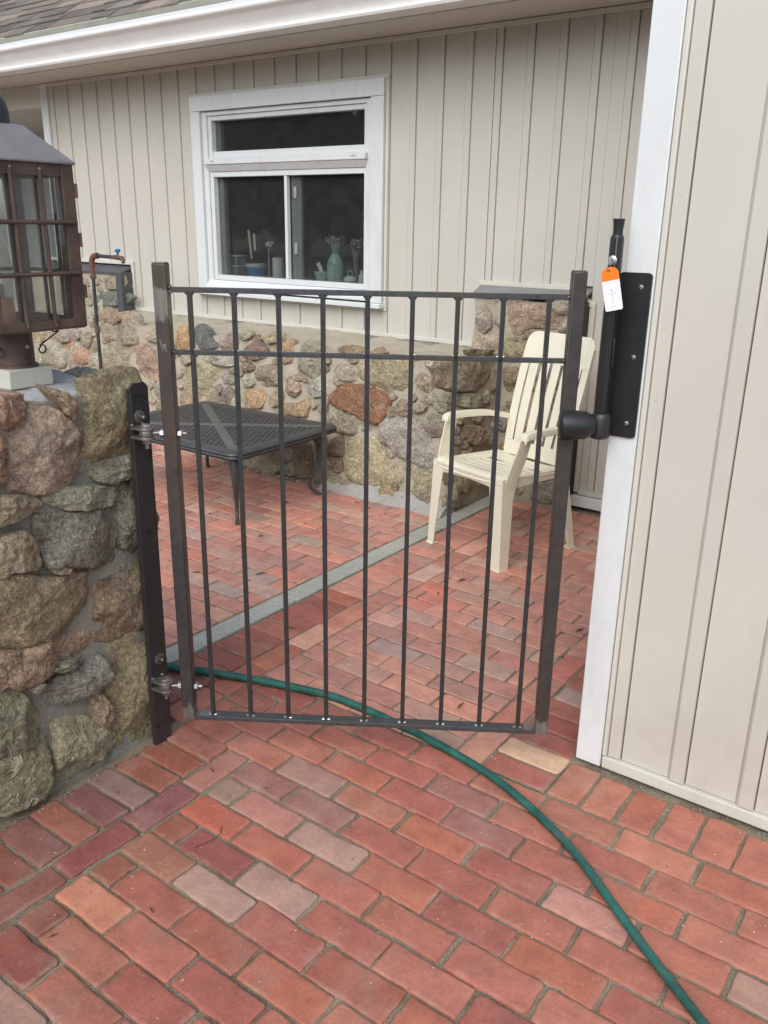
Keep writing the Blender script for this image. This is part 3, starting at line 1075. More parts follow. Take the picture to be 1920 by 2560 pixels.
FRONT = [
 ((150,146,136), [(-5.774,0.907),(-5.709,0.926),(-5.693,0.855),(-5.725,0.781),(-5.775,0.806)]),
 ((172,148,118), [(-5.622,0.861),(-5.602,0.919),(-5.556,0.929),(-5.471,0.871),(-5.457,0.83),(-5.515,0.823),(-5.609,0.826)]),
 ((188,148,110), [(-5.462,0.9),(-5.349,0.918),(-5.324,0.882),(-5.401,0.849),(-5.453,0.852)]),
 ((158,148,128), [(-5.39,0.849),(-5.214,0.89),(-5.192,0.809),(-5.197,0.713),(-5.313,0.699),(-5.416,0.714),(-5.432,0.797)]),
 ((156,146,122), [(-5.631,0.803),(-5.526,0.822),(-5.466,0.774),(-5.427,0.706),(-5.518,0.684),(-5.612,0.683),(-5.634,0.746)]),
 ((156,142,120), [(-5.081,0.771),(-5.036,0.815),(-4.953,0.842),(-4.935,0.743),(-5.009,0.743),(-5.063,0.745)]),
 ((150,142,116), [(-5.586,0.642),(-5.46,0.675),(-5.346,0.685),(-5.288,0.663),(-5.305,0.577),(-5.347,0.523),(-5.426,0.493),(-5.577,0.477),(-5.605,0.547)]),
 ((172,142,118), [(-5.23,0.633),(-5.191,0.713),(-5.047,0.671),(-4.929,0.662),(-4.899,0.536),(-4.936,0.47),(-5.044,0.472),(-5.167,0.521),(-5.237,0.563)]),
 ((176,124,92), [(-6.053,0.607),(-6.003,0.634),(-5.928,0.644),(-5.801,0.601),(-5.763,0.56),(-5.785,0.514),(-5.908,0.494),(-6.01,0.514),(-6.051,0.562)]),
 ((158,156,136), [(-6.365,0.509),(-6.3,0.577),(-6.157,0.627),(-6.065,0.598),(-6.049,0.51),(-6.163,0.461),(-6.363,0.455)]),
 ((160,146,136), [(-5.994,0.723),(-5.933,0.75),(-5.883,0.747),(-5.88,0.689),(-5.94,0.647),(-5.985,0.665)]),
 ((164,152,140), [(-6.213,0.705),(-6.071,0.736),(-6.007,0.715),(-6.017,0.655),(-6.119,0.638),(-6.198,0.662)]),
 ((162,152,122), [(-5.868,0.704),(-5.796,0.732),(-5.734,0.716),(-5.743,0.65),(-5.778,0.632),(-5.854,0.662)]),
 ((158,142,112), [(-6.618,0.665),(-6.507,0.674),(-6.305,0.698),(-6.303,0.653),(-6.423,0.612),(-6.616,0.602)]),
 ((150,148,126), [(-5.75,0.562),(-5.655,0.593),(-5.615,0.517),(-5.649,0.47),(-5.734,0.475)]),
 ((206,152,96), [(-4.755,0.844),(-4.681,0.86),(-4.621,0.855),(-4.588,0.812),(-4.611,0.731),(-4.689,0.718),(-4.74,0.72)]),
 ((88,92,96), [(-4.564,0.872),(-4.496,0.877),(-4.416,0.839),(-4.403,0.795),(-4.327,0.783),(-4.334,0.763),(-4.436,0.741),(-4.504,0.741),(-4.556,0.782)]),
 ((160,134,122), [(-4.31,0.81),(-4.258,0.846),(-4.195,0.851),(-4.155,0.817),(-4.159,0.76),(-4.24,0.75),(-4.297,0.76)]),
 ((132,96,80), [(-4.078,0.762),(-4.048,0.814),(-3.999,0.852),(-3.934,0.818),(-3.887,0.774),(-3.892,0.742),(-3.994,0.714),(-4.057,0.726)]),
 ((170,162,130), [(-4.132,0.856),(-4.081,0.885),(-4.036,0.871),(-4.058,0.832),(-4.129,0.826)]),
 ((182,164,122), [(-3.93,0.855),(-3.848,0.892),(-3.78,0.886),(-3.776,0.844),(-3.867,0.83)]),
 ((176,128,86), [(-3.822,0.804),(-3.766,0.833),(-3.677,0.853),(-3.665,0.812),(-3.673,0.74),(-3.721,0.717),(-3.81,0.769)]),
 ((162,158,138), [(-3.618,0.757),(-3.607,0.806),(-3.571,0.839),(-3.476,0.847),(-3.425,0.811),(-3.432,0.729),(-3.463,0.664),(-3.551,0.663),(-3.603,0.693)]),
 ((156,144,120), [(-4.713,0.636),(-4.666,0.68),(-4.598,0.693),(-4.574,0.643),(-4.641,0.61),(-4.701,0.617)]),
 ((150,152,136), [(-4.488,0.671),(-4.395,0.706),(-4.274,0.718),(-4.173,0.715),(-4.168,0.665),(-4.24,0.645),(-4.351,0.64),(-4.458,0.655)]),
 ((134,106,80), [(-4.096,0.666),(-4.053,0.686),(-3.989,0.665),(-3.996,0.646),(-4.039,0.632),(-4.084,0.642)]),
 ((152,130,108), [(-3.967,0.624),(-3.945,0.663),(-3.861,0.684),(-3.759,0.683),(-3.705,0.652),(-3.748,0.587),(-3.882,0.559),(-3.936,0.577)]),
 ((174,168,126), [(-4.669,0.46),(-4.656,0.549),(-4.57,0.604),(-4.426,0.626),(-4.329,0.604),(-4.34,0.518),(-4.373,0.456),(-4.467,0.424),(-4.596,0.429)]),
 ((160,156,138), [(-4.288,0.563),(-4.235,0.594),(-4.17,0.586),(-4.131,0.561),(-4.174,0.537),(-4.258,0.541)]),
 ((152,148,134), [(-4.087,0.573),(-4.026,0.592),(-3.978,0.56),(-4.002,0.535),(-4.073,0.53)]),
 ((120,104,90), [(-4.256,0.47),(-4.217,0.507),(-4.142,0.484),(-4.119,0.442),(-4.135,0.411),(-4.208,0.408),(-4.248,0.432)]),
 ((130,122,108), [(-4.329,0.5),(-4.293,0.517),(-4.262,0.489),(-4.287,0.447),(-4.316,0.463)]),
 ((190,148,104), [(-4.086,0.478),(-3.982,0.513),(-3.904,0.519),(-3.866,0.486),(-3.911,0.412),(-4.016,0.398),(-4.08,0.415)]),
 ((156,136,110), [(-3.846,0.458),(-3.816,0.505),(-3.745,0.556),(-3.723,0.504),(-3.734,0.447),(-3.801,0.436)]),
 ((184,152,124), [(-3.687,0.563),(-3.652,0.616),(-3.593,0.605),(-3.58,0.558),(-3.624,0.51),(-3.675,0.528)]),
 ((176,142,98), [(-3.685,0.46),(-3.595,0.472),(-3.518,0.512),(-3.491,0.485),(-3.507,0.411),(-3.588,0.406),(-3.671,0.413)]),
 ((196,192,180), [(-3.507,0.565),(-3.489,0.621),(-3.437,0.65),(-3.381,0.639),(-3.33,0.598),(-3.379,0.557),(-3.456,0.539)]),
 ((164,100,66), [(-3.331,0.54),(-3.269,0.6),(-3.197,0.632),(-3.138,0.633),(-3.052,0.651),(-2.97,0.625),(-2.911,0.604),(-2.911,0.553),(-2.942,0.459),(-3.021,0.459),(-3.12,0.486),(-3.211,0.497),(-3.289,0.516)]),
 ((168,156,116), [(-3.019,0.726),(-2.983,0.785),(-2.916,0.809),(-2.829,0.823),(-2.754,0.82),(-2.737,0.746),(-2.756,0.684),(-2.805,0.647),(-2.894,0.639),(-2.975,0.663),(-3.014,0.692)]),
 ((166,140,100), [(-3.298,0.85),(-3.211,0.87),(-3.107,0.857),(-3.119,0.833),(-3.205,0.822),(-3.288,0.823)]),
 ((182,148,108), [(-3.035,0.852),(-2.995,0.873),(-2.956,0.849),(-2.985,0.796),(-3.028,0.803)]),
 ((150,142,122), [(-3.305,0.712),(-3.271,0.75),(-3.203,0.745),(-3.147,0.712),(-3.143,0.678),(-3.201,0.666),(-3.271,0.681)]),
 ((176,158,128), [(-2.714,0.77),(-2.667,0.764),(-2.598,0.74),(-2.568,0.711),(-2.62,0.662),(-2.7,0.717)]),
 ((146,142,122), [(-2.566,0.604),(-2.533,0.646),(-2.493,0.677),(-2.438,0.647),(-2.461,0.591),(-2.522,0.567)]),
 ((164,146,124), [(-2.829,0.564),(-2.792,0.597),(-2.738,0.598),(-2.722,0.528),(-2.768,0.517),(-2.818,0.532)]),
 ((154,138,116), [(-2.716,0.584),(-2.659,0.608),(-2.616,0.586),(-2.638,0.556),(-2.703,0.542)]),
 ((168,156,134), [(-3.307,0.342),(-3.255,0.42),(-3.176,0.455),(-3.116,0.457),(-3.04,0.439),(-3.02,0.396),(-3.126,0.357),(-3.202,0.363)]),
 ((150,148,142), [(-2.909,0.445),(-2.873,0.476),(-2.753,0.505),(-2.642,0.471),(-2.574,0.413),(-2.565,0.347),(-2.549,0.281),(-2.583,0.256),(-2.643,0.259),(-2.731,0.282),(-2.804,0.308),(-2.868,0.375)]),
 ((146,134,114), [(-2.622,0.482),(-2.583,0.537),(-2.524,0.534),(-2.474,0.498),(-2.489,0.42),(-2.562,0.436)]),
 ((164,148,136), [(-3.423,0.492),(-3.384,0.533),(-3.344,0.52),(-3.345,0.467),(-3.392,0.461)]),
 ((158,146,126), [(-2.664,0.84),(-2.586,0.842),(-2.545,0.825),(-2.601,0.809),(-2.654,0.814)]),
 ((190,178,134), [(-3.142,0.2),(-3.113,0.304),(-3.042,0.345),(-2.941,0.318),(-2.871,0.272),(-2.8,0.213),(-2.763,0.174),(-2.781,0.126),(-2.857,0.099),(-2.969,0.085),(-3.051,0.076),(-3.114,0.112)]),
 ((170,162,128), [(-2.729,0.155),(-2.706,0.21),(-2.607,0.215),(-2.486,0.205),(-2.431,0.171),(-2.401,0.115),(-2.452,0.061),(-2.541,0.063),(-2.636,0.089),(-2.708,0.107)]),
 ((128,98,78), [(-3.293,0.236),(-3.274,0.293),(-3.208,0.323),(-3.189,0.273),(-3.186,0.213),(-3.229,0.206),(-3.281,0.211)]),
 ((140,122,98), [(-3.278,0.184),(-3.183,0.187),(-3.175,0.121),(-3.208,0.102),(-3.253,0.121)]),
 ((186,150,104), [(-2.944,0.017),(-2.869,0.07),(-2.813,0.068),(-2.77,0.044),(-2.797,0.012),(-2.875,-0.006),(-2.933,-0.008)]),
 ((160,144,108), [(-3.207,0.027),(-3.126,0.069),(-3.028,0.027),(-3.033,-0.001),(-3.142,-0.015),(-3.23,-0.004)]),
 ((150,134,100), [(-3.282,0.068),(-3.204,0.075),(-3.167,0.055),(-3.231,0.002),(-3.277,0.021)]),
 ((130,112,92), [(-3.415,0.291),(-3.347,0.322),(-3.306,0.268),(-3.306,0.193),(-3.385,0.187)]),
 ((126,104,84), [(-3.544,0.23),(-3.453,0.231),(-3.432,0.124),(-3.449,0.038),(-3.558,0.018),(-3.582,0.148)]),
 ((138,124,96), [(-3.401,0.088),(-3.333,0.121),(-3.305,0.036),(-3.337,0.003),(-3.392,0.014)]),
 ((160,148,108), [(-3.946,0.11),(-3.822,0.164),(-3.713,0.168),(-3.687,0.086),(-3.732,0.005),(-3.861,0.003),(-3.958,0.04)]),
 ((144,130,100), [(-3.687,0.006),(-3.599,0.088),(-3.544,0.071),(-3.573,0.014)]),
]
ENDFACE = [
 ((160,142,122), [(3.785,0.845),(3.831,0.864),(3.948,0.871),(4.157,0.836),(4.296,0.765),(4.234,0.718),(4.107,0.703),(3.961,0.718),(3.839,0.756)]),
 ((172,166,136), [(3.935,0.663),(4.045,0.684),(4.198,0.651),(4.257,0.609),(4.227,0.58),(4.074,0.604),(3.948,0.635)]),
 ((168,144,124), [(4.017,0.491),(4.092,0.49),(4.214,0.462),(4.332,0.403),(4.285,0.379),(4.188,0.357),(4.099,0.408)]),
 ((158,142,108), [(3.881,0.251),(3.985,0.24),(4.201,0.145),(4.18,0.096),(4.081,0.1),(3.944,0.179)]),
 ((140,118,92), [(4.087,0.908),(4.127,0.92),(4.259,0.895),(4.349,0.891),(4.351,0.875),(4.262,0.865),(4.121,0.883)]),
]
COLUMN = [
 ((182,158,96), [(-2.359,0.313),(-2.311,0.354),(-2.307,0.296),(-2.343,0.283)]),
 ((146,138,122), [(-2.406,0.475),(-2.328,0.493),(-2.316,0.418),(-2.374,0.428)]),
 ((176,146,122), [(-2.403,1.145),(-2.36,1.164),(-2.281,1.163),(-2.184,1.148),(-2.1,1.128),(-2.022,1.092),(-2.058,1.048),(-2.104,1.033),(-2.181,1.038),(-2.268,0.988),(-2.349,0.998),(-2.392,1.076)]),
 ((170,162,118), [(-2.353,0.97),(-2.297,0.964),(-2.218,0.965),(-2.221,0.856),(-2.255,0.809),(-2.342,0.811)]),
 ((172,158,146), [(-2.562,1.03),(-2.54,1.103),(-2.502,1.117),(-2.467,1.07),(-2.457,1.016),(-2.5,0.982),(-2.552,0.986)]),
 ((160,140,112), [(-2.353,0.787),(-2.278,0.79),(-2.251,0.76),(-2.293,0.654),(-2.345,0.659)]),
 ((172,164,144), [(-2.077,1.197),(-1.98,1.202),(-1.974,1.131),(-2.023,1.113),(-2.078,1.14)]),
 ((150,128,110), [(-2.274,0.982),(-2.209,1.014),(-2.103,1.023),(-2.113,1.006),(-2.206,0.972),(-2.266,0.967)]),
 ((158,144,126), [(-2.039,1.028),(-1.992,1.079),(-1.968,1.065),(-1.975,1.018)]),
 ((150,140,126), [(-2.171,0.071),(-2.112,0.122),(-1.998,0.15),(-1.988,0.035),(-2.069,0.025),(-2.161,0.033)]),
]


SG = 1.0


def stint(c, r, gain=1.0):
    k = r.uniform(.95, 1.08) * SG * gain
    if gain == 1.0 and not (c[0] > 155 and c[2] < 75):
        m_ = sum(c) / 3
        c = tuple(int(m_ * 1.03 + (v - m_) * .84) for v in c)
    g = (172, 158, 132) if c[0] + c[1] > 290 else (134, 131, 112)
    k *= 1.25 if max(c) < 160 else 1.0
    return [v * k for v in lin('%02x%02x%02x' % tuple(int(a * .68 + b * .32) for a, b in zip(c, g)))]


rs = random.Random(21)
pil = thing('stone_wall', (-2.2, .6, 0), 'low wall of big rough fieldstones carrying the brown lantern, left of the gate', 'stone wall')
rough_box(-2.42, -1.978, -1.4, 1.478, -.05, 1.118, .026, .010, 3).build('mortar', M['mortar_pillar'], pil)
# trowelled mortar on the top
rough_box(-2.40, -1.985, -1.38, 1.44, 1.085, 1.140, .022, .012, 9, lambda p: (p.x, p.y, p.z + (.010 if p.x < -2.2 else -.035 * max(0, (p.x + 2.08) / .1) * (p.z > 1.1)))).build('mortar_cap', M['mortar_cap'], pil)
for i, (c, P) in enumerate(PILLAR):
    d = .046
    if max(p[0] for p in P) > 1.46:
        d = .034
    stone(P, stint(c, rs, 1.25), lambda a, b, h: (-1.985 + h, a, b), d, i + 1, n=72, grow=1.13).build('stone', M['veined' if i in (21, 22, 20) else 'granite'], pil, smooth=60)
# stones out of frame, on the end and along the top
def blob(cx, cy, rx, ry, r, k=9):
    return [(cx + rx * math.cos(6.283 * i / k) * r.uniform(.8, 1.15), cy + ry * math.sin(6.283 * i / k) * r.uniform(.8, 1.15)) for i in range(k)]
for i in range(34):
    a, b = -1.25 + (i % 8) * .27 + rs.uniform(-.03, .03), .12 + (i // 8) * .23 + rs.uniform(-.02, .02)
    if a > .78: continue
    stone(blob(a, b, .155, .125, rs), stint(rs.choice([(128, 112, 90), (140, 120, 100), (105, 105, 90), (150, 130, 112)]), rs), lambda p, q, h: (-1.985 + h, p, q), .045, 60 + i, n=28).build('stone', M['granite'], pil, smooth=60)
for i, (a, b, rx, ry) in enumerate(((-2.10, .12, .12, .12), (-2.32, .15, .09, .13), (-2.12, .38, .12, .11), (-2.33, .42, .09, .10), (-2.08, .60, .11, .10), (-2.3, .66, .11, .12), (-2.1, .82, .12, .11), (-2.33, .92, .08, .11), (-2.12, 1.03, .13, .08))):
    stone(blob(a, b, rx * 1.1, ry * 1.15, rs), stint(rs.choice([(128, 112, 90), (110, 108, 92), (96, 94, 82)]), rs), lambda p, q, h: (p, 1.474 + h, q), .045, 120 + i, n=30).build('stone', M['granite'], pil, smooth=60)
for i, (a, b, rx, ry, c) in enumerate(((-2.06, 1.455, .085, .07, (176, 176, 166)), (-2.20, 1.49, .06, .05, (170, 168, 150)), (-2.31, 1.40, .06, .09, (206, 206, 190)), (-2.36, 1.22, .04, .06, (150, 140, 120)), (-2.1, .85, .08, .1, (150, 130, 110)), (-2.3, .6, .08, .1, (140, 130, 115)))):
    stone(blob(a, b, rx, ry, rs), stint(c, rs), lambda p, q, h: (p, q, 1.122 + h), .028, 140 + i, n=30).build('stone', M['granite'], pil, smooth=60)

# foundation wall of the house: thick, battered, with a sloping mortar ledge up to the siding
fw = thing('foundation_wall', (-4.5, 4.1, 0), 'rubble stone foundation wall under the window, behind the black table and gate', 'stone wall')


def batter(p):
    # y0 face leans back; top ledge rises towards the siding
    t = (p.y - 3.92) / (4.53 - 3.92)
    y = p.y + .15 * p.z * (1 - t)
    z = p.z
    if p.z > .5:
        z = p.z + .055 * t * ((p.z - .5) / .32)
    return (p.x, y, z)


rough_box(-7.4, -2.415, 3.925, 4.53, -.05, .825, .030, .016, 31, batter).build('mortar', M['mortar'], fw)
rough_box(-7.4, -5.80, 4.42, 4.60, .80, 1.155, .03, .010, 33).build('mortar', M['mortar'], fw)
rough_box(-2.575, -1.925, 4.42, 4.60, -.05, 1.168, .03, .010, 35).build('mortar', M['mortar'], fw)
# mortar fillet at the foot of the wall
rough_box(-3.3, -2.40, 3.84, 4.0, -.03, .07, .022, .018, 37, lambda p: (p.x, p.y, p.z - .07 * max(0, (3.93 - p.y) / .09) * (p.z > 0))).build('mortar', M['fillet'], fw)
k = 200
for (lst, fn, d) in ((FRONT, lambda a, b, h: (a, 3.935 + .15 * b - h, b), .042), (ENDFACE, lambda a, b, h: (-2.41 + h, a, b), .04), (COLUMN, lambda a, b, h: (a, 4.43 - h, b), .035), (LEFTBLOCK, lambda a, b, h: (a, 4.43 - h, b), .04)):
    for (c, P) in lst:
        k += 1
        stone(P, stint(c, rs), fn, d, k, n=46, jag=.08, grow=1.22).build('stone', M['granite'], fw, smooth=60)
# small stones and lumps filling the gaps between the big ones
def inside(p, P):
    c = False
    for i in range(len(P)):
        (x1, y1), (x2, y2) = P[i], P[i - 1]
        if (y1 > p[1]) != (y2 > p[1]) and p[0] < (x2 - x1) * (p[1] - y1) / (y2 - y1) + x1:
            c = not c
    return c


def gap(p, Ps):
    d = 9
    for P in Ps:
        if inside(p, P): return -1
        for i in range(len(P)):
            (x1, y1), (x2, y2) = P[i], P[i - 1]
            L2 = (x2 - x1) ** 2 + (y2 - y1) ** 2 + 1e-9
            t = min(1, max(0, ((p[0] - x1) * (x2 - x1) + (p[1] - y1) * (y2 - y1)) / L2))
            d = min(d, math.hypot(p[0] - x1 - t * (x2 - x1), p[1] - y1 - t * (y2 - y1)))
    return d


def chink(lst, x0, x1, z0, z1, fn, count, depth, rmin, rmax, tones):
    Ps = [P for (c, P) in lst]
    made = 0
    for q in range(count * 30):
        if made >= count: break
        p = (rs.uniform(x0, x1), rs.uniform(z0, z1))
        d = gap(p, Ps)
        if d < rmin: continue
        rr_ = min(d, rmax)
        P = blob2(p[0], p[1], rr_ * rs.uniform(1.0, 1.45), rr_ * rs.uniform(.8, 1.0), rs)
        Ps.append(P)
        made += 1
        stone(P, stint(rs.choice(tones), rs), fn, depth, 700 + made + int(x0 * 10), n=30, jag=.10, grow=1.05).build('stone', M['granite'], fw, smooth=60)


def blob2(cx, cy, rx, ry, r, k=7):
    a0 = r.uniform(0, 6)
    return [(cx + rx * math.cos(6.283 * i / k + a0) * r.uniform(.72, 1.15), cy + ry * math.sin(6.283 * i / k + a0) * r.uniform(.72, 1.15)) for i in range(k)]


TAN = [(168, 156, 134), (160, 146, 122), (150, 144, 128), (176, 160, 130), (158, 142, 124), (170, 150, 122)]
chink(FRONT, -5.75, -2.45, .06, .80, lambda a, b, h: (a, 3.935 + .15 * b - h, b), 90, .030, .028, .085, TAN)
chink(ENDFACE, 3.95, 4.42, .08, .80, lambda a, b, h: (-2.41 + h, a, b), 14, .030, .03, .09, TAN)
chink(COLUMN, -2.55, -1.95, .06, 1.12, lambda a, b, h: (a, 4.43 - h, b), 20, .026, .03, .10, TAN)
chink(LEFTBLOCK, -6.6, -5.9, .88, 1.10, lambda a, b, h: (a, 4.43 - h, b), 5, .028, .03, .09, TAN)
# stones hidden in the photograph's left margin and behind the table, for other viewpoints
for i in range(26):
    a, b = -7.2 + (i % 7) * .25 + rs.uniform(-.03, .03), .10 + (i // 7) * .21 + rs.uniform(-.02, .02)
    if a < -5.75 or b < .12:
        stone(blob(a, b, .135, .11, rs), stint(rs.choice([(160, 146, 120), (150, 148, 130), (172, 142, 112)]), rs), lambda p, q, h: (p, 3.935 + .15 * q - h, q), .04, 400 + i, n=26).build('stone', M['granite'], fw, smooth=60)
for i, (a, b) in enumerate(((-3.75, .12), (-4.0, .14), (-4.22, .13), (-4.45, .12), (-4.7, .15), (-4.95, .13), (-5.2, .12), (-4.1, .36), (-4.35, .38), (-4.6, .37), (-4.85, .4), (-5.1, .36), (-5.4, .2), (-5.45, .42))):
    stone(blob(a, b, .11, .09, rs), stint(rs.choice([(160, 146, 120), (150, 148, 130), (172, 142, 112), (140, 120, 96)]), rs), lambda p, q, h: (p, 3.935 + .15 * q - h, q), .04, 440 + i, n=26).build('stone', M['granite'], fw, smooth=60)
# gravel left at the foot of the wall
gv = MB()
for i in range(900):
    x = rs.uniform(-4.2, -2.42)
    y = 3.90 + rs.uniform(-.06, .05)
    s = rs.uniform(.003, .009)
    c = Vector((x, y, .003))
    P = [Vector((s * a * rs.uniform(.6, 1.4), s * b * rs.uniform(.6, 1.4), s * e * .8)) + c for a, b, e in ((1, 0, 0), (-.6, .8, 0), (-.5, -.9, 0), (0, 0, 1), (0, 0, -1))]
    gv.add(P, [(0, 1, 3), (1, 2, 3), (2, 0, 3), (1, 0, 4), (2, 1, 4), (0, 2, 4)], rs.choice([(.30, .27, .22), (.2, .17, .13), (.4, .37, .32), (.13, .11, .09)]))
tag(gv.build('gravel', M['grit'], smooth=0), 'grey gravel along the foot of the stone foundation wall', kind='stuff')

# ------------------------------------------------------------------ the house
hou = thing('house', (-3.5, 4.7, 0), 'beige board-and-batten house with white window, gutter and grey shingle roof', 'house')
YS = 4.52


def hbox(name, mat, *a, bevel=.0015, parent=None):
    return MB().box(*a).build(name, M[mat], parent or hou, bevel=bevel)


# wall core round the window opening
for a in ((-6.74, -4.93, 4.548, 4.70, .80, 2.62), (-3.37, -.80, 4.548, 4.70, 0, 2.62), (-4.93, -3.37, 4.548, 4.70, .80, 1.10), (-4.93, -3.37, 4.548, 4.70, 2.29, 2.62)):
    hbox('wall', 'siding', *a, bevel=0)

WX0, WX1, WZ0, WZ1 = -5.018, -3.278, 1.038, 2.408   # trim round the window


def zbot(x):
    if x < -5.79: return 1.252
    if x < -2.58: return .900
    if x < -1.90: return 1.262
    return .112


def spans(x0, x1):
    cuts = [x0] + [c for c in (-5.79, WX0, WX1, -2.58, -1.90) if x0 < c < x1] + [x1]
    for a, b in zip(cuts, cuts[1:]):
        m = (a + b) / 2
        z0 = zbot(m)
        if WX0 < m < WX1:
            yield a, b, z0, WZ0
            yield a, b, WZ1, 2.575
        else:
            yield a, b, z0, 2.575


n = -20
while True:
    b0 = -3.137 + .187 * n
    n += 1
    if b0 > -.9: break
    x0, x1 = max(b0, -6.715), b0 + .046
    if x1 > -6.70:
        for a, b, z0, z1 in spans(x0, x1):
            if b - a > .006:
                # batten with sloping cheeks
                e = min(.007, (b - a) * .3)
                P = [(a, YS + .004), (a, YS - .001), (a + e, YS - .009), (b - .0005, YS - .011), (b, YS - .009), (b, YS + .010), (b - .003, YS + .012)]
                MB().prism(P, lambda p, q, d: (p, q, d), z0, z1).build('batten', M['siding'], hou, bevel=.0012)
    x0, x1 = max(b0 + .046, -6.715), min(b0 + .187, -.84)
    if x1 > -6.70 and x1 - x0 > .01:
        for a, b, z0, z1 in spans(x0, x1):
            if b - a > .006:
                hbox('siding_board', 'siding', a + (.0032 if abs(a - b0 - .046) < .001 else .0003), b - .0003, YS, YS + .02, z0, z1, bevel=.001)

# trim strips that catch the board ends
def strip(x0, x1, z0, z1, y0=4.496, y1=4.53):
    hbox('trim_strip', 'trim', x0, x1, y0, y1, z0, z1, bevel=.003)


strip(-6.715, -.84, 2.575, 2.600)
strip(-5.79, -2.585, .874, .900)
strip(-6.9, -5.78, 1.226, 1.252)
strip(-5.806, -5.778, .874, 1.226)
strip(-2.60, -1.99, 1.236, 1.262)
MB().prism([(-1.99, 1.262), (-1.885, 1.175), (-1.885, 1.145), (-1.99, 1.236)], lambda a, b, d: (a, d, b), 4.490, 4.53).build('trim_strip', M['trim'], hou, bevel=.003)
strip(-1.898, -1.868, .10, 1.18)
strip(-2.605, -2.580, .90, 1.236, 4.50)
strip(-1.868, -.84, .088, .114)
hbox('base_board', 'white', -1.90, -.84, 4.47, 4.56, .022, .084, bevel=.003)
# trim round the window
strip(WX0, WX1, WZ1 - .022, WZ1)
strip(WX0, WX1, WZ0, WZ0 + .016)
strip(WX0, WX0 + .02, WZ0 + .016, WZ1 - .022)
strip(WX1 - .02, WX1, WZ0 + .016, WZ1 - .022)
# flashing
hbox('flashing', 'flash', -5.80, -2.57, 4.46, 4.54, .846, .872)
MB().prism([(4.53, 1.235), (4.40, 1.185), (4.40, 1.20), (4.53, 1.25)], lambda a, b, d: (d, a, b), -2.585, -1.90).build('flashing', M['flash'], hou)
MB().prism([(4.53, 1.20), (4.40, 1.155), (4.40, 1.17), (4.53, 1.222)], lambda a, b, d: (d, a, b), -6.9, -5.81).build('flashing', M['flash_dark'], hou)
hbox('flashing', 'flash_dark', -5.865, -5.795, 4.385, 4.50, .86, 1.17)
hbox('flashing', 'gasket', -1.93, -1.90, 4.40, 4.52, .0, 1.18)

# window
win = MB().box(-4.995, -4.905, 4.476, 4.55, 1.086, 2.290).build('window', M['white'], hou, bevel=.002)   # left casing carries the rest


def wb(name, *a, mat='white', bevel=.002):
    return MB().box(*a).build(name, M[mat], win, bevel=bevel)


wb('casing', -3.394, -3.300, 4.476, 4.55, 1.086, 2.290)
wb('casing', -4.997, -3.298, 4.474, 4.55, 2.292, 2.386)
wb('frame', -4.903, -4.857, 4.498, 4.60, 1.10, 2.288)
wb('frame', -3.442, -3.396, 4.498, 4.60, 1.10, 2.288)
wb('frame', -4.856, -3.443, 4.500, 4.60, 2.262, 2.288)
wb('sash', -4.856, -4.823, 4.512, 4.60, 1.16, 2.261)
wb('sash', -3.470, -3.443, 4.512, 4.60, 1.16, 2.261)
wb('sash', -4.822, -3.471, 4.514, 4.60, 2.231, 2.261)
wb('transom_bar', -4.822, -3.471, 4.516, 4.60, 1.988, 2.031)
wb('transom_bar', -4.870, -3.430, 4.468, 4.60, 1.944, 1.984, bevel=.004)
MB().prism([(4.60, 1.942), (4.474, 1.942), (4.506, 1.900), (4.60, 1.900)], lambda a, b, d: (d, a, b), -4.862, -3.438).build('transom_bar', M['white'], win, bevel=.002)
wb('sash', -4.822, -3.471, 4.513, 4.60, 1.865, 1.899)
wb('sash', -4.822, -3.471, 4.513, 4.60, 1.160, 1.194)
MB().prism([(4.60, 1.158), (4.500, 1.158), (4.462, 1.112), (4.462, 1.096), (4.60, 1.096)], lambda a, b, d: (d, a, b), -4.902, -3.397).build('sill', M['white'], win, bevel=.002)
wb('sill', -5.005, -3.290, 4.440, 4.55, 1.054, 1.084, bevel=.004)
wb('mullion', -4.150, -4.127, 4.516, 4.549, 1.195, 1.864)
wb('sash', -4.126, -4.040, 4.562, 4.585, 1.195, 1.864, mat='sash')
wb('sash', -4.815, -4.775, 4.562, 4.60, 1.195, 1.864, mat='sash')
wb('sash', -4.815, -4.785, 4.562, 4.60, 2.032, 2.230, mat='sash')
for z in (1.72, 1.36):
    wb('sash_latch', -4.095, -4.070, 4.545, 4.562, z, z + .075, mat='sash', bevel=.004)
for x in (-4.80, -3.54):
    wb('weep_slot', x, x + .035, 4.4665, 4.47, 1.962, 1.967, mat='flash', bevel=0)
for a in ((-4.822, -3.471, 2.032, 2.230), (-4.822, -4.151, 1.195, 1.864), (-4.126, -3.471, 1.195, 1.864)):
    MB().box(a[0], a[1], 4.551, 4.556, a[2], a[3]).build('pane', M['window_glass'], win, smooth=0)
# the dark room behind it
rm = MB()
rm.box(-6.2, -2.0, 4.72, 7.6, .2, .25)
rm.box(-6.2, -2.0, 4.72, 7.6, 2.5, 2.55)
rm.box(-6.25, -6.2, 4.72, 7.6, .2, 2.55)
rm.box(-2.0, -1.95, 4.72, 7.6, .2, 2.55)
rm.box(-6.2, -2.0, 7.6, 7.65, .2, 2.55)
rm.build('room', M['room'], hou)
hbox('window_stool', 'sash', -4.93, -3.37, 4.602, 4.86, 1.165, 1.186)

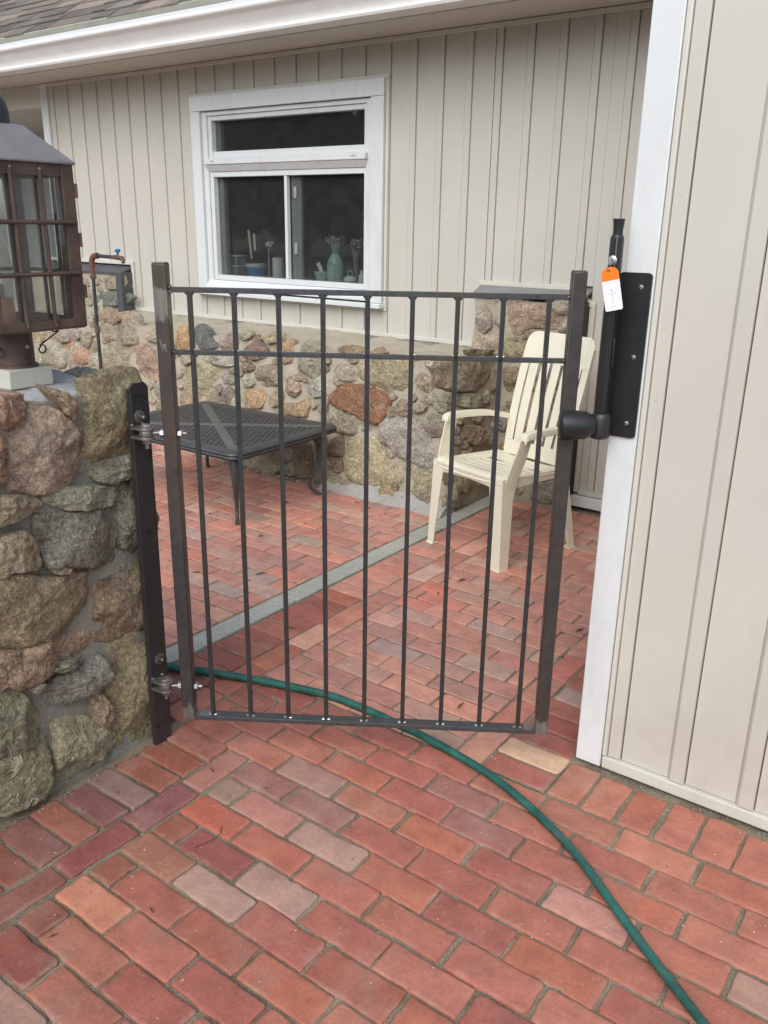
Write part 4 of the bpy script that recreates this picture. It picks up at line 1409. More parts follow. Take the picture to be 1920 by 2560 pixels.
# eaves: soffit, gutter, roof
hbox('soffit', 'soffit', -9.4, -.85, 4.222, 4.53, 2.603, 2.62)
MB().prism([(4.220, 2.603), (4.12, 2.592), (4.12, 2.62), (4.220, 2.62)], lambda a, b, d: (d, a, b), -9.4, -.85).build('soffit', M['soffit'], hou)
hbox('fascia', 'soffit', -9.4, -.85, 4.12, 4.15, 2.622, 2.86)
gp = [(4.118, 2.598), (4.035, 2.598), (4.012, 2.603), (4.006, 2.616), (4.014, 2.626), (4.036, 2.634), (4.036, 2.645), (4.016, 2.668), (3.992, 2.704), (3.984, 2.716), (3.966, 2.722), (3.960, 2.733), (3.962, 2.748), (3.972, 2.755), (3.980, 2.752), (4.118, 2.822)]
MB().prism(gp, lambda a, b, d: (d, a, b), -9.4, -.86).build('gutter', M['gutter'], hou, smooth=50)
MB().prism([(4.10, 2.815), (4.112, 2.852), (4.19, 2.895), (4.19, 2.84)], lambda a, b, d: (d, a, b), -9.4, -.86).build('drip_edge', M['olive'], hou)
PT = math.radians(33)
cp, sp = math.cos(PT), math.sin(PT)
roof = MB().prism([(4.14, 2.862), (7.2, 2.862 + 3.06 * sp / cp), (7.2, 2.80 + 3.06 * sp / cp), (4.14, 2.80)], lambda a, b, d: (d, a, b), -9.4, -.86).build('roof', M['flash'], hou)
rsg = random.Random(3)
SH = ['857d74', '918579', '787169', '9a8c80', '807870', '8a837b', '736c65']
for j in range(12):
    x = -8.6 + rsg.uniform(-.15, .1)
    for i in range(25):
        w = rsg.choice([.16, .2, .24, .28, .3])
        d0 = .140 * j - .012 - (.02 if rsg.random() < .35 else 0)
        d1 = .140 * (j + 1) + .03
        h = .010 + (.007 if rsg.random() < .4 else 0)
        P = []
        for dd, hh in ((d0, 0.002), (d0, h), (d1, .004), (d1, .001)):
            P.append((4.14 + dd * cp - hh * sp, 2.864 + dd * sp + hh * cp))
        kk = rsg.uniform(.75, 1.1) * .85
        c = [v * kk for v in lin(rsg.choice(SH))]
        mb = MB()
        V = [(x + .001, a, b) for a, b in P] + [(x + w - .001, a, b) for a, b in P]
        mb.add(V, [(0, 1, 2, 3), (7, 6, 5, 4), (0, 4, 5, 1), (1, 5, 6, 2), (2, 6, 7, 3), (3, 7, 4, 0)], c)
        mb.build('shingle', M['shingle'], roof, smooth=0)
        x += w

# recessed porch at the left
hbox('corner_board', 'white', -6.803, -6.717, 4.500, 4.66, .60, 2.598)
hbox('header', 'soffit', -9.4, -6.806, 4.51, 4.64, 2.43, 2.600)
hbox('porch_ceiling', 'soffit', -9.4, -6.75, 4.645, 5.68, 2.43, 2.46)
hbox('wall', 'siding', -9.4, -6.7, 5.62, 5.74, .2, 2.43, bevel=0)
hbox('wall', 'siding', -6.79, -6.745, 4.66, 5.62, .2, 2.43, bevel=0)
for i in range(12):
    x = -9.25 + i * .187
    MB().box(x, x + .046, 5.598, 5.622, 2.16, 2.40).build('batten', M['siding'], hou, bevel=.002)
hbox('trim_strip', 'trim', -9.4, -6.8, 5.595, 5.62, 2.405, 2.43)
hbox('trim_strip', 'trim', -9.4, -6.8, 5.595, 5.62, 2.13, 2.155)
dr = MB().box(-9.25, -7.62, 5.57, 5.62, 2.03, 2.125).build('porch_door', M['white'], hou, bevel=.002)
MB().box(-7.72, -7.62, 5.57, 5.62, .2, 2.028).build('casing', M['white'], dr, bevel=.002)
MB().box(-9.2, -7.73, 5.585, 5.62, .2, 2.026).build('pane', M['sash'], dr)
hbox('porch_floor', 'bluestone', -9.4, -6.75, 4.60, 5.62, .60, .66)

# wing on the right
YW = 2.2
hbox('wall', 'siding', -.79, 3.0, 2.224, 4.6, .03, 2.70, bevel=0)
n = -1
while True:
    b0 = -.556 + .1915 * n
    n += 1
    if b0 > 2.6: break
    x0 = max(b0, -.738)
    e = .006
    if b0 > -.74:
        P = [(b0, YW + .004), (b0, YW - .001), (b0 + .009, YW - .009), (b0 + .0475, YW - .011), (b0 + .048, YW - .009), (b0 + .048, YW + .010), (b0 + .045, YW + .012)]
        MB().prism(P, lambda p, q, d: (p, q, d), .047, 2.70).build('batten', M['siding'], hou, bevel=.0015)
    hbox('siding_board', 'siding', max(b0 + .0512, -.738), b0 + .1912, YW, YW + .022, .047, 2.70, bevel=.001)
hbox('siding_board', 'siding', -.738, -.700, YW - .006, YW + .022, .047, 2.70, bevel=.002)
hbox('trim_strip', 'trim', -.754, -.7395, YW - .014, YW + .02, .047, 2.70, bevel=.003)
hbox('trim_strip', 'trim', -.752, 3.0, YW - .016, YW + .03, .006, .045, bevel=.004)
hbox('corner_board', 'white', -.835, -.7555, YW - .016, YW + .05, .006, 2.70, bevel=.003)
hbox('corner_board', 'white', -.836, -.815, YW + .0505, YW + .12, .006, 2.70, bevel=.003)
for i in range(12):
    y = 2.33 + .187 * i
    hbox('siding_board', 'siding', -.812, -.79, y + .047, y + .187, .094, 2.60, bevel=.001)
    hbox('batten', 'siding', -.824, -.80, y, y + .046, .094, 2.60, bevel=.002)
hbox('trim_strip', 'trim', -.828, -.79, 2.32, 4.50, .048, .092, bevel=.003)
hbox('roof_slab', 'flash', -.86, 3.1, 2.16, 4.6, 2.705, 2.76)

# ------------------------------------------------------------------ things on the window stool
ZB = 1.187


def bloom(mb, c, r, n, rnd, tint):
    for i in range(n):
        d = Vector((rnd.gauss(0, 1), rnd.gauss(0, 1), rnd.gauss(0, .8))).normalized() * r * rnd.uniform(.3, 1)
        s = r * rnd.uniform(.18, .34)
        q = Matrix.Rotation(rnd.uniform(0, 6), 3, 'X') @ Matrix.Rotation(rnd.uniform(0, 6), 3, 'Z')
        P = [q @ (Vector(v) * s) + c + d for v in ((-1, -.6, 0), (1, -.6, .2), (.8, .7, 0), (-.8, .7, .2))]
        mb.add(P, [(0, 1, 2, 3)], tint)


M['mint'] = plain('mint_plastic', (0.26, 0.36, 0.33), 0.35)
M['mint2'] = plain('mint_pump', (0.09, 0.22, 0.19), 0.35)
M['label'] = plain('pale_label', (0.20, 0.30, 0.27), 0.5)
M['wax'] = plain('wax', (0.45, 0.43, 0.39), 0.5)
M['lid'] = plain('white_lid', (0.50, 0.50, 0.50), 0.4)
M['tubc'] = plain('cloudy_tub', (0.22, 0.23, 0.23), 0.35)
M['bluelabel'] = plain('blue_label', (0.025, 0.12, 0.30), 0.4)
M['wood'] = plain('pale_wood', (0.45, 0.42, 0.33), 0.6)
M['petal'] = leafmat()

t = thing('soap_bottle', (-3.842, 4.68, ZB), 'mint green pump soap bottle standing behind the right window pane', 'bottle')
pr = [(.040, 0), (.052, .004), (.056, .05), (.057, .10), (.052, .135), (.036, .165), (.020, .180), (.016, .186)]
MB().lathe((-3.842, 4.68, ZB), [(r, z) for r, z in pr], 24).build('bottle_body', M['mint'], t)
MB().lathe((-3.842, 4.68, ZB + .186), [(.019, 0), (.019, .022), (.008, .026), (.008, .040)], 16).build('pump_collar', M['mint2'], t)
MB().box(-3.868, -3.812, 4.672, 4.69, ZB + .222, ZB + .232).build('pump_head', M['mint2'], t, bevel=.003)
MB().prism([(-.030, .02), (.030, .02), (.036, .06), (.030, .12), (0, .135), (-.030, .12), (-.036, .06)], lambda a, b, d: (-3.842 + a, d + .9 * (a * a) / .11, ZB + b), 4.6225, 4.626).build('label_panel', M['label'], t)

t = thing('blue_tub', (-4.615, 4.70, ZB), 'white tub with a blue label holding papers, behind the left window pane', 'tub')
MB().lathe((-4.615, 4.70, ZB), [(.062, 0), (.070, .075), (.076, .077), (.077, .088), (.066, .088)], 24).build('tub_body', M['lid'], t)
MB().lathe((-4.615, 4.70, ZB + .006), [(.0632, 0), (.0702, .058)], 24, cap=False).build('label_band', M['bluelabel'], t)
for i, (a, b, w, l, z0) in enumerate(((-4.70, -4.675, .018, .15, 1.36), (-4.643, -4.638, .022, .07, 1.415))):
    p = thing('wood_stick' if i == 0 else 'paper_slip', (a, 4.72, z0), ('long pale flat stick standing up behind the left window pane', 'short pale paper slip standing up behind the left window pane')[i], ('stick', 'paper')[i])
    MB().prism([(a - w / 2, z0 + l), (a + w / 2, z0 + l), (b + w / 2, z0 - .05), (b - w / 2, z0 - .05)], lambda x, z, d: (x, d, z), 4.717, 4.721).build('stick' if i == 0 else 'slip', M['wood'], p)
t = thing('pillar_candle', (-4.374, 4.68, ZB), 'thick white pillar candle behind the left window pane beside the mullion', 'candle')
MB().lathe((-4.374, 4.68, ZB), [(.040, 0), (.042, .01), (.042, .137), (.036, .140)], 24).build('wax', M['wax'], t)
MB().tube([(-4.374, 4.68, ZB + .138), (-4.372, 4.68, ZB + .150), (-4.378, 4.68, ZB + .160)], .002, 6).build('wick', M['wood'], t)
for i in range(2):
    z = ZB + .073 * i
    t = thing('plastic_box', (-4.82, 4.70, z), ('lower cloudy plastic food box of the stack behind the left window pane', 'upper cloudy plastic food box on top of the stack behind the left window pane')[i], 'box', 'plastic boxes stacked behind the window')
    MB().box(-4.875, -4.765, 4.65, 4.75, z + .001, z + .056).build('box_body', M['tubc'], t, bevel=.006)
    MB().box(-4.880, -4.760, 4.645, 4.755, z + .058, z + .071).build('lid', M['lid'], t, bevel=.004)
t = thing('plant_pot', (-3.962, 4.68, ZB), 'small pale green pot holding a stubby brush, left of the soap bottle', 'pot')
MB().lathe((-3.962, 4.68, ZB), [(.040, 0), (.050, .045), (.054, .046), (.054, .062), (.045, .062)], 20).build('pot', M['mint'], t)
MB().tube([(-3.955, 4.68, ZB + .04), (-3.975, 4.68, ZB + .08), (-3.995, 4.68, ZB + .115)], [.012, .015, .016], 10).build('brush', M['lid'], t)
rf = random.Random(8)
for i, (x, z, lab) in enumerate(((-3.945, 1.452, 'faded flower bunch left of the soap bottle behind the window'), (-3.752, 1.448, 'faded flower bunch right of the soap bottle behind the window'))):
    t = thing('dried_flowers', (x, 4.80, ZB), lab, 'flowers', 'flower bunches behind the window')
    mb = MB()
    for k in range(7):
        bloom(mb, Vector((x + rf.uniform(-.05, .05), 4.80 + rf.uniform(-.03, .03), z + rf.uniform(-.03, .02))), .026, 16, rf, (.30, .27, .28))
    mb.build('petals', M['petal'], t, smooth=0)
    sm = MB()
    for k in range(7):
        sm.tube([(x, 4.80, ZB + .005), (x + rf.uniform(-.03, .03), 4.80, ZB + .12), (x + rf.uniform(-.05, .05), 4.80, z)], .0022, 5)
    sm.build('stems', M['tubc'], t)
t = thing('scrub_brush', (-4.50, 4.72, ZB), 'upright pale dish brush behind the left window pane, left of the candle', 'brush')
MB().tube([(-4.50, 4.72, ZB), (-4.502, 4.72, ZB + .19)], .006, 8).build('handle', M['tubc'], t)
mb = MB()
bloom(mb, Vector((-4.50, 4.72, ZB + .225)), .034, 40, rf, (.5, .47, .44))
mb.build('bristles', M['petal'], t, smooth=0)
t = thing('figurine', (-3.696, 4.66, ZB), 'small white and mint ornament right of the soap bottle behind the window', 'ornament')
MB().lathe((-3.696, 4.66, ZB), [(.034, 0), (.046, .012), (.046, .026), (.030, .040), (.012, .044)], 18).build('base', M['lid'], t)
ring = [(-3.696 + .022 * math.cos(a * .3307), 4.66, ZB + .056 + .022 * math.sin(a * .3307)) for a in range(20)]
MB().tube(ring, .006, 8).build('ring', M['mint2'], t)
t = thing('spray_bottle', (-3.595, 4.66, ZB), 'small white bottle at the right edge of the window', 'bottle')
MB().lathe((-3.595, 4.66, ZB), [(.022, 0), (.024, .05), (.012, .062), (.010, .085)], 16).build('bottle_body', M['lid'], t)

# ------------------------------------------------------------------ the gate
L0 = Vector((-1.831, 1.481, 0))
GD = Vector((.8371, .547, 0)).normalized()
GB = Vector((-GD.y, GD.x, 0))      # away from the camera


def GP(s, d, z):
    return L0 + GD * s + GB * d + Vector((0, 0, z))


gate = thing('metal_gate', GP(.56, .019, .11), 'bare black steel gate of nine slim bars hung between the stone wall and house', 'gate')


def gbox(name, mat, s0, s1, d0, d1, z0, z1, bevel=.0012, parent=None):
    return MB().box(s0, s1, d0, d1, z0, z1, fn=GP).build(name, M[mat], parent or gate, bevel=bevel)


PW = .038
lp = gbox('post', 'steel_left', 0, PW, 0, PW, .110, 1.465, .004)
rp = gbox('post', 'steel_right', 1.080, 1.118, 0, PW, .110, 1.463, .004)
for s in (0, 1.080):
    gbox('post_rim', 'hinge', s + .0015, s + PW - .0015, .0015, PW - .0015, 1.4632 if s else 1.4652, 1.4645 if s else 1.4665, .0005)
gbox('top_rail', 'rail', PW, 1.080, .012, .026, 1.391, 1.405)
gbox('middle_rail', 'rail', PW, 1.080, .0125, .0255, 1.229, 1.242)
gbox('bottom_rail', 'rail', PW, 1.080, .001, .036, .110, .124)
for a, b in ((PW, .085), (1.045, 1.080)):
    gbox('bare_metal', 'hinge', a + .0008, b, .0016, .0354, .1243, .1246, 0)
BS = [.092 + .1171 * i for i in range(9)]
r4 = random.Random(4)
for s in BS:
    gbox('bar', 'bar', s - .0063, s + .0063, .0125, .0252, .1242, 1.3908, .0012)


def bead(c, r, sq=(1, 1, 1)):
    mb = MB()
    n = 8
    V, Fc = [], []
    for i in range(5):
        th = math.pi * (i + .5) / 5
        for k in range(n):
            a = 2 * math.pi * k / n
            q = 1 + .25 * noise.noise(Vector((c.x * 90 + i, k, c.z * 70)))
            V.append(c + (GD * (math.sin(th) * math.cos(a) * sq[0]) + GB * (math.sin(th) * math.sin(a) * sq[1]) + Vector((0, 0, math.cos(th) * sq[2]))) * r * q)
    for i in range(4):
        for k in range(n):
            Fc.append((i * n + k, i * n + (k + 1) % n, (i + 1) * n + (k + 1) % n, (i + 1) * n + k))
    Fc += [tuple(range(n)), tuple(4 * n + k for k in range(n - 1, -1, -1))]
    mb.add(V, Fc)
    return mb


for s in BS:
    for ds in (-.0085, .0085):
        bead(GP(s + ds, .014, .1255), .0048, (1.2, 1.3, .55)).build('weld', M['weld'], gate)
        bead(GP(s + ds * .95, .0135, 1.2435), .0034, (1, 1, .7)).build('weld', M['weld'], gate)
    # dark fillets under the top rail
    for ds in (-1, 1):
        MB().prism([(s + ds * .0063, 1.391), (s + ds * .0125, 1.391), (s + ds * .0063, 1.383)][::ds], lambda a, b, d: GP(a, d, b), .014, .024).build('fillet', M['bar'], gate)
for s, z in ((.041, 1.392), (.041, 1.405), (.042, 1.236), (1.077, 1.236), (1.078, 1.398), (.041, .126), (1.077, .126)):
    bead(GP(s, .016, z), .006, (1, 1.6, .8)).build('weld', M['hinge'], gate)
# chalk mark and a scrape on the posts
MB().prism([(.0095, 1.270), (.0115, 1.272), (.0185, 1.240), (.0150, 1.240)], lambda a, b, d: GP(a, d, b), -.0006, .0005).build('scrape', M['hinge'], gate)
MB().prism([(.0175, 1.258), (.0260, 1.260), (.0270, 1.238), (.0235, 1.236), (.0215, 1.246), (.0185, 1.246)], lambda a, b, d: GP(a, d, b), -.0006, .0005).build('scrape', M['hinge'], gate)


def hexa(c, r, h, axis):
    axis = Vector(axis).normalized()
    q = Vector((0, 0, 1)).rotation_difference(axis)
    P = [(r * math.cos(math.pi * k / 3 + .3), r * math.sin(math.pi * k / 3 + .3)) for k in range(6)]
    return MB().prism(P, lambda a, b, d: Vector(c) + q @ Vector((a, b, d)), 0, h)


PIV = [GP(-.050, .0135, 1.011), GP(-.050, .0135, .218)]
for p in PIV:
    mid = GP(0, .019, p.z)
    eb = MB().lathe(p - Vector((0, 0, .0085)), [(.0095, 0), (.0185, 0), (.0195, .003), (.0195, .014), (.0185, .017), (.0095, .017)], 20, cap=False)
    eb.tube([p + GD * .016, mid, GP(.048, .019, p.z), GP(.062, .019, p.z)], .0062, 10)
    e = eb.build('eye_bolt', M['hinge'], gate)
    hexa(GP(-.0118, .019, p.z), .0125, .0116, GD).build('nut', M['zinc'], gate, bevel=.001)
    hexa(GP(.0382, .019, p.z), .0125, .0116, GD).build('nut', M['zinc'], gate, bevel=.001)

# ------------------------------------------------------------------ hinge strip on the pillar
hs_ = thing('hinge_strip', (-1.935, 1.48, 0), 'tall black steel strip bolted to the stone wall that carries the gate hinges', 'bracket')
XS = -1.917


def SP(a, z, d):       # a along y, d outwards
    return Vector((XS + d, a - .008 * (1 - z / 1.145), z))


pp = [(1.449, .0), (1.511, .0), (1.511, 1.132), (1.499, 1.145), (1.461, 1.145), (1.449, 1.133)]
MB().prism(pp, lambda a, b, d: SP(a, b, d), -.007, 0).build('plate', M['steel_strip'], hs_, bevel=.0012)
MB().prism([(1.4485, 0), (1.4545, 0), (1.4545, 1.13), (1.4485, 1.13)], lambda a, b, d: SP(a, b, d), -.018, -.0072).build('flange', M['steel_strip'], hs_)
for z, a, kind in ((1.052, 1.474, 0), (.293, 1.484, 1)):
    c = SP(a, z, 0)
    MB().lathe(c, [(.0175, 0), (.0175, .0018), (.016, .0026)], 20, axis=(1, 0, 0)).build('washer', M['hinge'], hs_)
    hexa(c + Vector((.0026, 0, 0)), .0105, .008, (1, 0, 0)).build('nut', M['steel'] if kind == 0 else M['steel_strip'], hs_, bevel=.001)
    MB().lathe(c + Vector((.0106, 0, 0)), [(.0056, 0), (.0056, .012 if kind == 0 else .004), (.004, .014 if kind == 0 else .006)], 12, axis=(1, 0, 0)).build('stud', M['hinge'], hs_)
for p in PIV:
    for dz in (.0095, -.0165):
        P = [(XS, p.y - .026), (XS, p.y + .026)]
        for k in range(11):
            an = math.radians(80 - 160 * k / 10)
            P.append((p.x + .023 * math.cos(an), p.y + .023 * math.sin(an)))
        MB().prism(P, lambda a, b, d: (a, b, p.z + d), dz, dz + .007).build('ear', M['hinge'], hs_, bevel=.001)
    hexa(p + Vector((0, 0, .0168)), .0135, .009, (0, 0, 1)).build('bolt_head', M['zinc'], hs_, bevel=.001)
    hexa(p + Vector((0, 0, -.030)), .0125, .0132, (0, 0, 1)).build('nut', M['hinge'], hs_, bevel=.001)
    MB().lathe(p + Vector((0, 0, -.044)), [(.0062, 0), (.0062, .016)], 12).build('bolt_end', M['hinge'], hs_)
    for dy in (-.018, .018):
        mb = MB()
        mb.lathe((XS + .001, p.y + dy, p.z + .018), [(.002, 0), (.006, .002), (.004, .005)], 8)
        mb.build('weld', M['hinge'], hs_)


def writing(txt, size, M4, mat, parent, name='lettering'):
    cu = bpy.data.curves.new('lettering', 'FONT')
    cu.body = txt
    cu.size = size
    cu.extrude = .00025
    cu.align_x = 'CENTER'
    ob = bpy.data.objects.new('tmp_text', cu)
    COL.objects.link(ob)
    bpy.context.view_layer.update()
    me = bpy.data.meshes.new_from_object(ob.evaluated_get(bpy.context.evaluated_depsgraph_get()))
    bpy.data.objects.remove(ob)
    mb = MB()
    mb.add([M4 @ v.co for v in me.vertices], [tuple(f.vertices) for f in me.polygons])
    bpy.data.meshes.remove(me)
    return mb.build(name, mat, parent, smooth=0)


def strip_m(a, z, rot=0):
    # text frame on the strip: x along +y, y up, normal +x
    B = Matrix(((0, 0, 1, XS + .0004), (1, 0, 0, a - .008 * (1 - z / 1.145)), (0, 1, 0, z), (0, 0, 0, 1)))
    return B @ Matrix.Rotation(rot, 4, 'Z')


writing('TO', .030, strip_m(1.478, 1.092), M['marker'], hs_)
writing('#', .026, strip_m(1.480, .70, .15), M['marker'], hs_)
writing('BOTT', .024, strip_m(1.480, .062, .1), M['marker'], hs_)

# ------------------------------------------------------------------ latch on the corner board
la = thing('gate_latch', (-.82, 2.15, 1.04), 'tall black magnetic gate latch screwed to the white corner board', 'latch')
P = []
for (cx, cz, a0) in ((-.770, 1.452, 0), (-.835, 1.452, 90), (-.835, 1.046, 180), (-.770, 1.046, 270)):
    for k in range(5):
        a = math.radians(a0 + 22.5 * k)
        P.append((cx + .010 * math.cos(a), cz + .010 * math.sin(a)))
MB().prism(P, lambda a, b, d: (a, d, b), 2.1765, 2.1832).build('mounting_plate', M['latch'], la, bevel=.001)
for (x, z) in ((-.786, 1.427), (-.786, 1.25), (-.786, 1.075)):
    sc = MB().lathe((x, 2.1764, z), [(.0065, 0), (.0065, .001), (.0045, .0034), (.0015, .004)], 14, axis=(0, -1, 0)).build('screw', M['zinc'], la)
    MB().box(x - .0035, x + .0035, 2.1716, 2.1722, z - .0006, z + .0006).build('screw_slot', M['marker'], sc)
TX, TY = -.842, 2.128
oc = [(.0165 * math.cos(math.pi / 8 + math.pi * k / 4) * 1.05, .0185 * math.sin(math.pi / 8 + math.pi * k / 4)) for k in range(8)]
MB().prism(oc, lambda a, b, d: (TX + a, TY + b, d), 1.105, 1.545).build('latch_body', M['latch'], la, bevel=.002)
MB().lathe((TX, TY, 1.5452), [(.0165, 0), (.013, .007)], 16).build('collar', M['latch2'], la)
MB().lathe((TX, TY, 1.5524), [(.0122, 0), (.0122, .012), (.0135, .026), (.0148, .036), (.0150, .0375)], 24).build('release_knob', M['latch2'], la, smooth=40)
MB().box(TX - .006, TX + .012, TY + .017, 2.1764, 1.10, 1.44).build('backplate', M['latch'], la, bevel=.002)
MB().box(TX + .0165, TX + .0215, TY - .004, TY + .006, 1.225, 1.300).build('side_catch', M['latch2'], la, bevel=.002)
MB().lathe((TX, TY - .0165, 1.492), [(.0115, 0), (.0115, .003), (.009, .0045)], 18, axis=(0, -1, 0)).build('lock_cylinder', M['zinc'], la)
MB().lathe((TX + .003, TY, 1.036), [(.022, 0), (.0275, .006), (.0275, .055), (.024, .064), (.0195, .0685)], 12).build('latch_foot', M['latch2'], la, smooth=35)
# striker body on the gate post
MB().lathe(GP(1.076, -.010, 1.0715), [(.032, 0), (.038, .004), (.038, .066), (.032, .078), (.026, .090)], 12, axis=GD).build('striker', M['latch2'], la, smooth=35)
MB().lathe(GP(1.0750, -.010, 1.0715), [(.024, 0), (.026, .0008)], 24, axis=GD).build('striker_cap', M['latch'], la)
MB().box(1.079, 1.122, -.006, -.0005, 1.03, 1.11, fn=GP).build('striker_bracket', M['latch2'], la, bevel=.002)

ky = thing('key_tag', (TX, TY - .03, 1.49), 'orange and white paper key tag hanging from the latch by a ring', 'key tag')
kc = Vector((TX + .002, TY - .022, 1.492))
MB().box(kc.x - .0012, kc.x + .0012, kc.y - .024, kc.y, kc.z - .010, kc.z + .006).build('key', M['zinc'], ky, bevel=.0005)
ring = [kc + Vector((.0, -.020 + .010 * math.cos(a * .3307), -.014 + .013 * math.sin(a * .3307))) for a in range(20)]
MB().tube(ring, .0009, 6).build('key_ring', M['zinc'], ky)
tc = kc + Vector((.004, -.022, -.026))
ang = math.radians(13)


def TG(a, b, d):      # tag frame: hangs tilted; a right, b up, d towards the viewer
    a2, b2 = a * math.cos(ang) - b * math.sin(ang), a * math.sin(ang) + b * math.cos(ang)
    return tc + Vector((a2 * .93, a2 * .12 - d - b2 * .03, b2))


out = [(-.0225, -.006)]
for k in range(13):
    a = math.radians(180 - 15 * k)
    out.append((.0225 * math.cos(a), .006 + .0165 * math.sin(a) - .012))
MB().prism([(-.0225, -.022)] + [(p[0], p[1]) for p in out[1:]] + [(.0225, -.022)], TG, -.001, .001).build('tag_head', M['orange'], ky)
MB().prism([(-.0228, -.0222), (.0228, -.0222), (.0228, -.092), (.0205, -.095), (-.0205, -.095), (-.0228, -.092)], TG, -.001, .0012).build('tag_card', M['paper'], ky)
for a0, a1, b0, b1 in ((-.0175, .0175, -.0282, -.0275),):
    MB().box(a0, a1, b0, b1, .0012, .0015, fn=TG).build('border_line', M['orange'], ky)
for a0, a1, b0, b1 in ((-.0178, -.0173, -.088, -.028), (.0173, .0178, -.088, -.028)):
    MB().box(a0, a1, b0, b1, .0012, .0015, fn=TG).build('border_line', M['ink'], ky)
M['faint'] = plain('faint_print', (0.62, 0.63, 0.68), 0.5)
MB().box(-.003, .003, -.078, -.047, .0012, .0014, fn=TG).build('print', M['faint'], ky)
MB().box(-.013, .011, -.056, -.051, .0012, .00135, fn=TG).build('print', M['faint'], ky)
MB().box(-.004, .002, -.046, -.0435, .0012, .0015, fn=TG).build('print', M['ink'], ky)
rg_ = [TG(-.003 + .0026 * math.cos(a * .5236), -.0845 + .0026 * math.sin(a * .5236), .0014) for a in range(13)]
MB().tube(rg_, .0004, 5).build('print', M['ink'], ky)
MB().tube([TG(.001, -.083, .0014), TG(.004, -.0835, .0014), TG(.003, -.086, .0014), TG(.0055, -.086, .0014)], .0004, 5).build('print', M['ink'], ky)
MB().lathe(TG(0, .002, .001), [(.0028, 0), (.0028, .0006)], 12, axis=(0, -1, 0)).build('eyelet', M['rust'], ky)

# ------------------------------------------------------------------ garden hose
hp = [(-4.6, 1.35), (-3.6, 1.52), (-2.9, 1.66), (-2.45, 1.735), (-2.263, 1.776), (-2.121, 1.836), (-1.972, 1.893), (-1.824, 1.942), (-1.658, 1.985), (-1.537, 1.992), (-1.415, 1.988), (-1.289, 1.979), (-1.151, 1.961), (-1.005, 1.933), (-.876, 1.890), (-.746, 1.829), (-.633, 1.762), (-.508, 1.668), (-.398, 1.585), (-.304, 1.520), (-.229, 1.467), (-.1, 1.38), (.15, 1.2), (.5, 1.0), (1.2, .8)]


def spline(P, n):
    out = []
    for i in range(len(P) - 1):
        p0, p1, p2, p3 = P[max(i - 1, 0)], P[i], P[i + 1], P[min(i + 2, len(P) - 1)]
        for k in range(n):
            t = k / n
            out.append(tuple(.5 * ((2 * b) + (-a + c) * t + (2 * a - 5 * b + 4 * c - d) * t * t + (-a + 3 * b - 3 * c + d) * t ** 3) for a, b, c, d in zip(p0, p1, p2, p3)))
    out.append(P[-1])
    return out


path = spline(hp, 8)
mb = MB()
NS = 28
V, Fc = [], []
m = len(path)
for i, (x, y) in enumerate(path):
    a = Vector(path[max(i - 1, 0)])
    b = Vector(path[min(i + 1, m - 1)])
    tg = (b - a).normalized()
    sd_ = Vector((-tg.y, tg.x))
    for k in range(NS):
        an = 2 * math.pi * k / NS
        r = .0150 + .0009 * (1 if k % 2 else -1)
        o = math.cos(an + i * .004) * r
        V.append((x + sd_.x * o, y + sd_.y * o, .0162 + math.sin(an) * r + .001 * noise.noise(Vector((x * 3, y * 3, 0)))))
for i in range(m - 1):
    for k in range(NS):
        k2 = (k + 1) % NS
        Fc.append((i * NS + k, i * NS + k2, (i + 1) * NS + k2, (i + 1) * NS + k))
mb.add(V, Fc)
tag(mb.build('garden_hose', M['hose'], smooth=80), 'ribbed dark green garden hose snaking under the gate across the bricks', 'hose')

# ------------------------------------------------------------------ table
tb = thing('patio_table', (-3.70, 3.40, 0), 'low black cast metal patio table with a pierced lattice top by the stone wall', 'table')
TX0, TX1, TY0, TY1 = -4.285, -3.115, 2.965, 3.845
ZT = .43


def rr(x0, x1, y0, y1, r, n=5):
    P = []
    for (cx, cy, a0) in ((x1 - r, y1 - r, 0), (x0 + r, y1 - r, 90), (x0 + r, y0 + r, 180), (x1 - r, y0 + r, 270)):
        for k in range(n + 1):
            a = math.radians(a0 + 90 * k / n)
            P.append((cx + r * math.cos(a), cy + r * math.sin(a)))
    return P


prof = [(.078, -.002), (.070, .000), (.030, .002), (.012, .000), (.003, -.006), (.0, -.014), (.004, -.019), (.010, -.020), (.004, -.024), (.001, -.030), (.006, -.037), (.020, -.040), (.078, -.034)]
V, Fc = [], []
for (ins, dz) in prof:
    for p in rr(TX0 + ins, TX1 - ins, TY0 + ins, TY1 - ins, max(.06 - ins, .008)):
        V.append((p[0], p[1], ZT + dz))
n = len(V) // len(prof)
m = len(prof)
for i in range(m):
    for k in range(n):
        k2 = (k + 1) % n
        i2 = (i + 1) % m
        Fc.append((i * n + k, i * n + k2, i2 * n + k2, i2 * n + k))
MB().add(V, Fc).build('table_rim', M['table'], tb, smooth=50)
la_ = MB()
ix0, ix1, iy0, iy1 = TX0 + .074, TX1 - .074, TY0 + .074, TY1 - .074


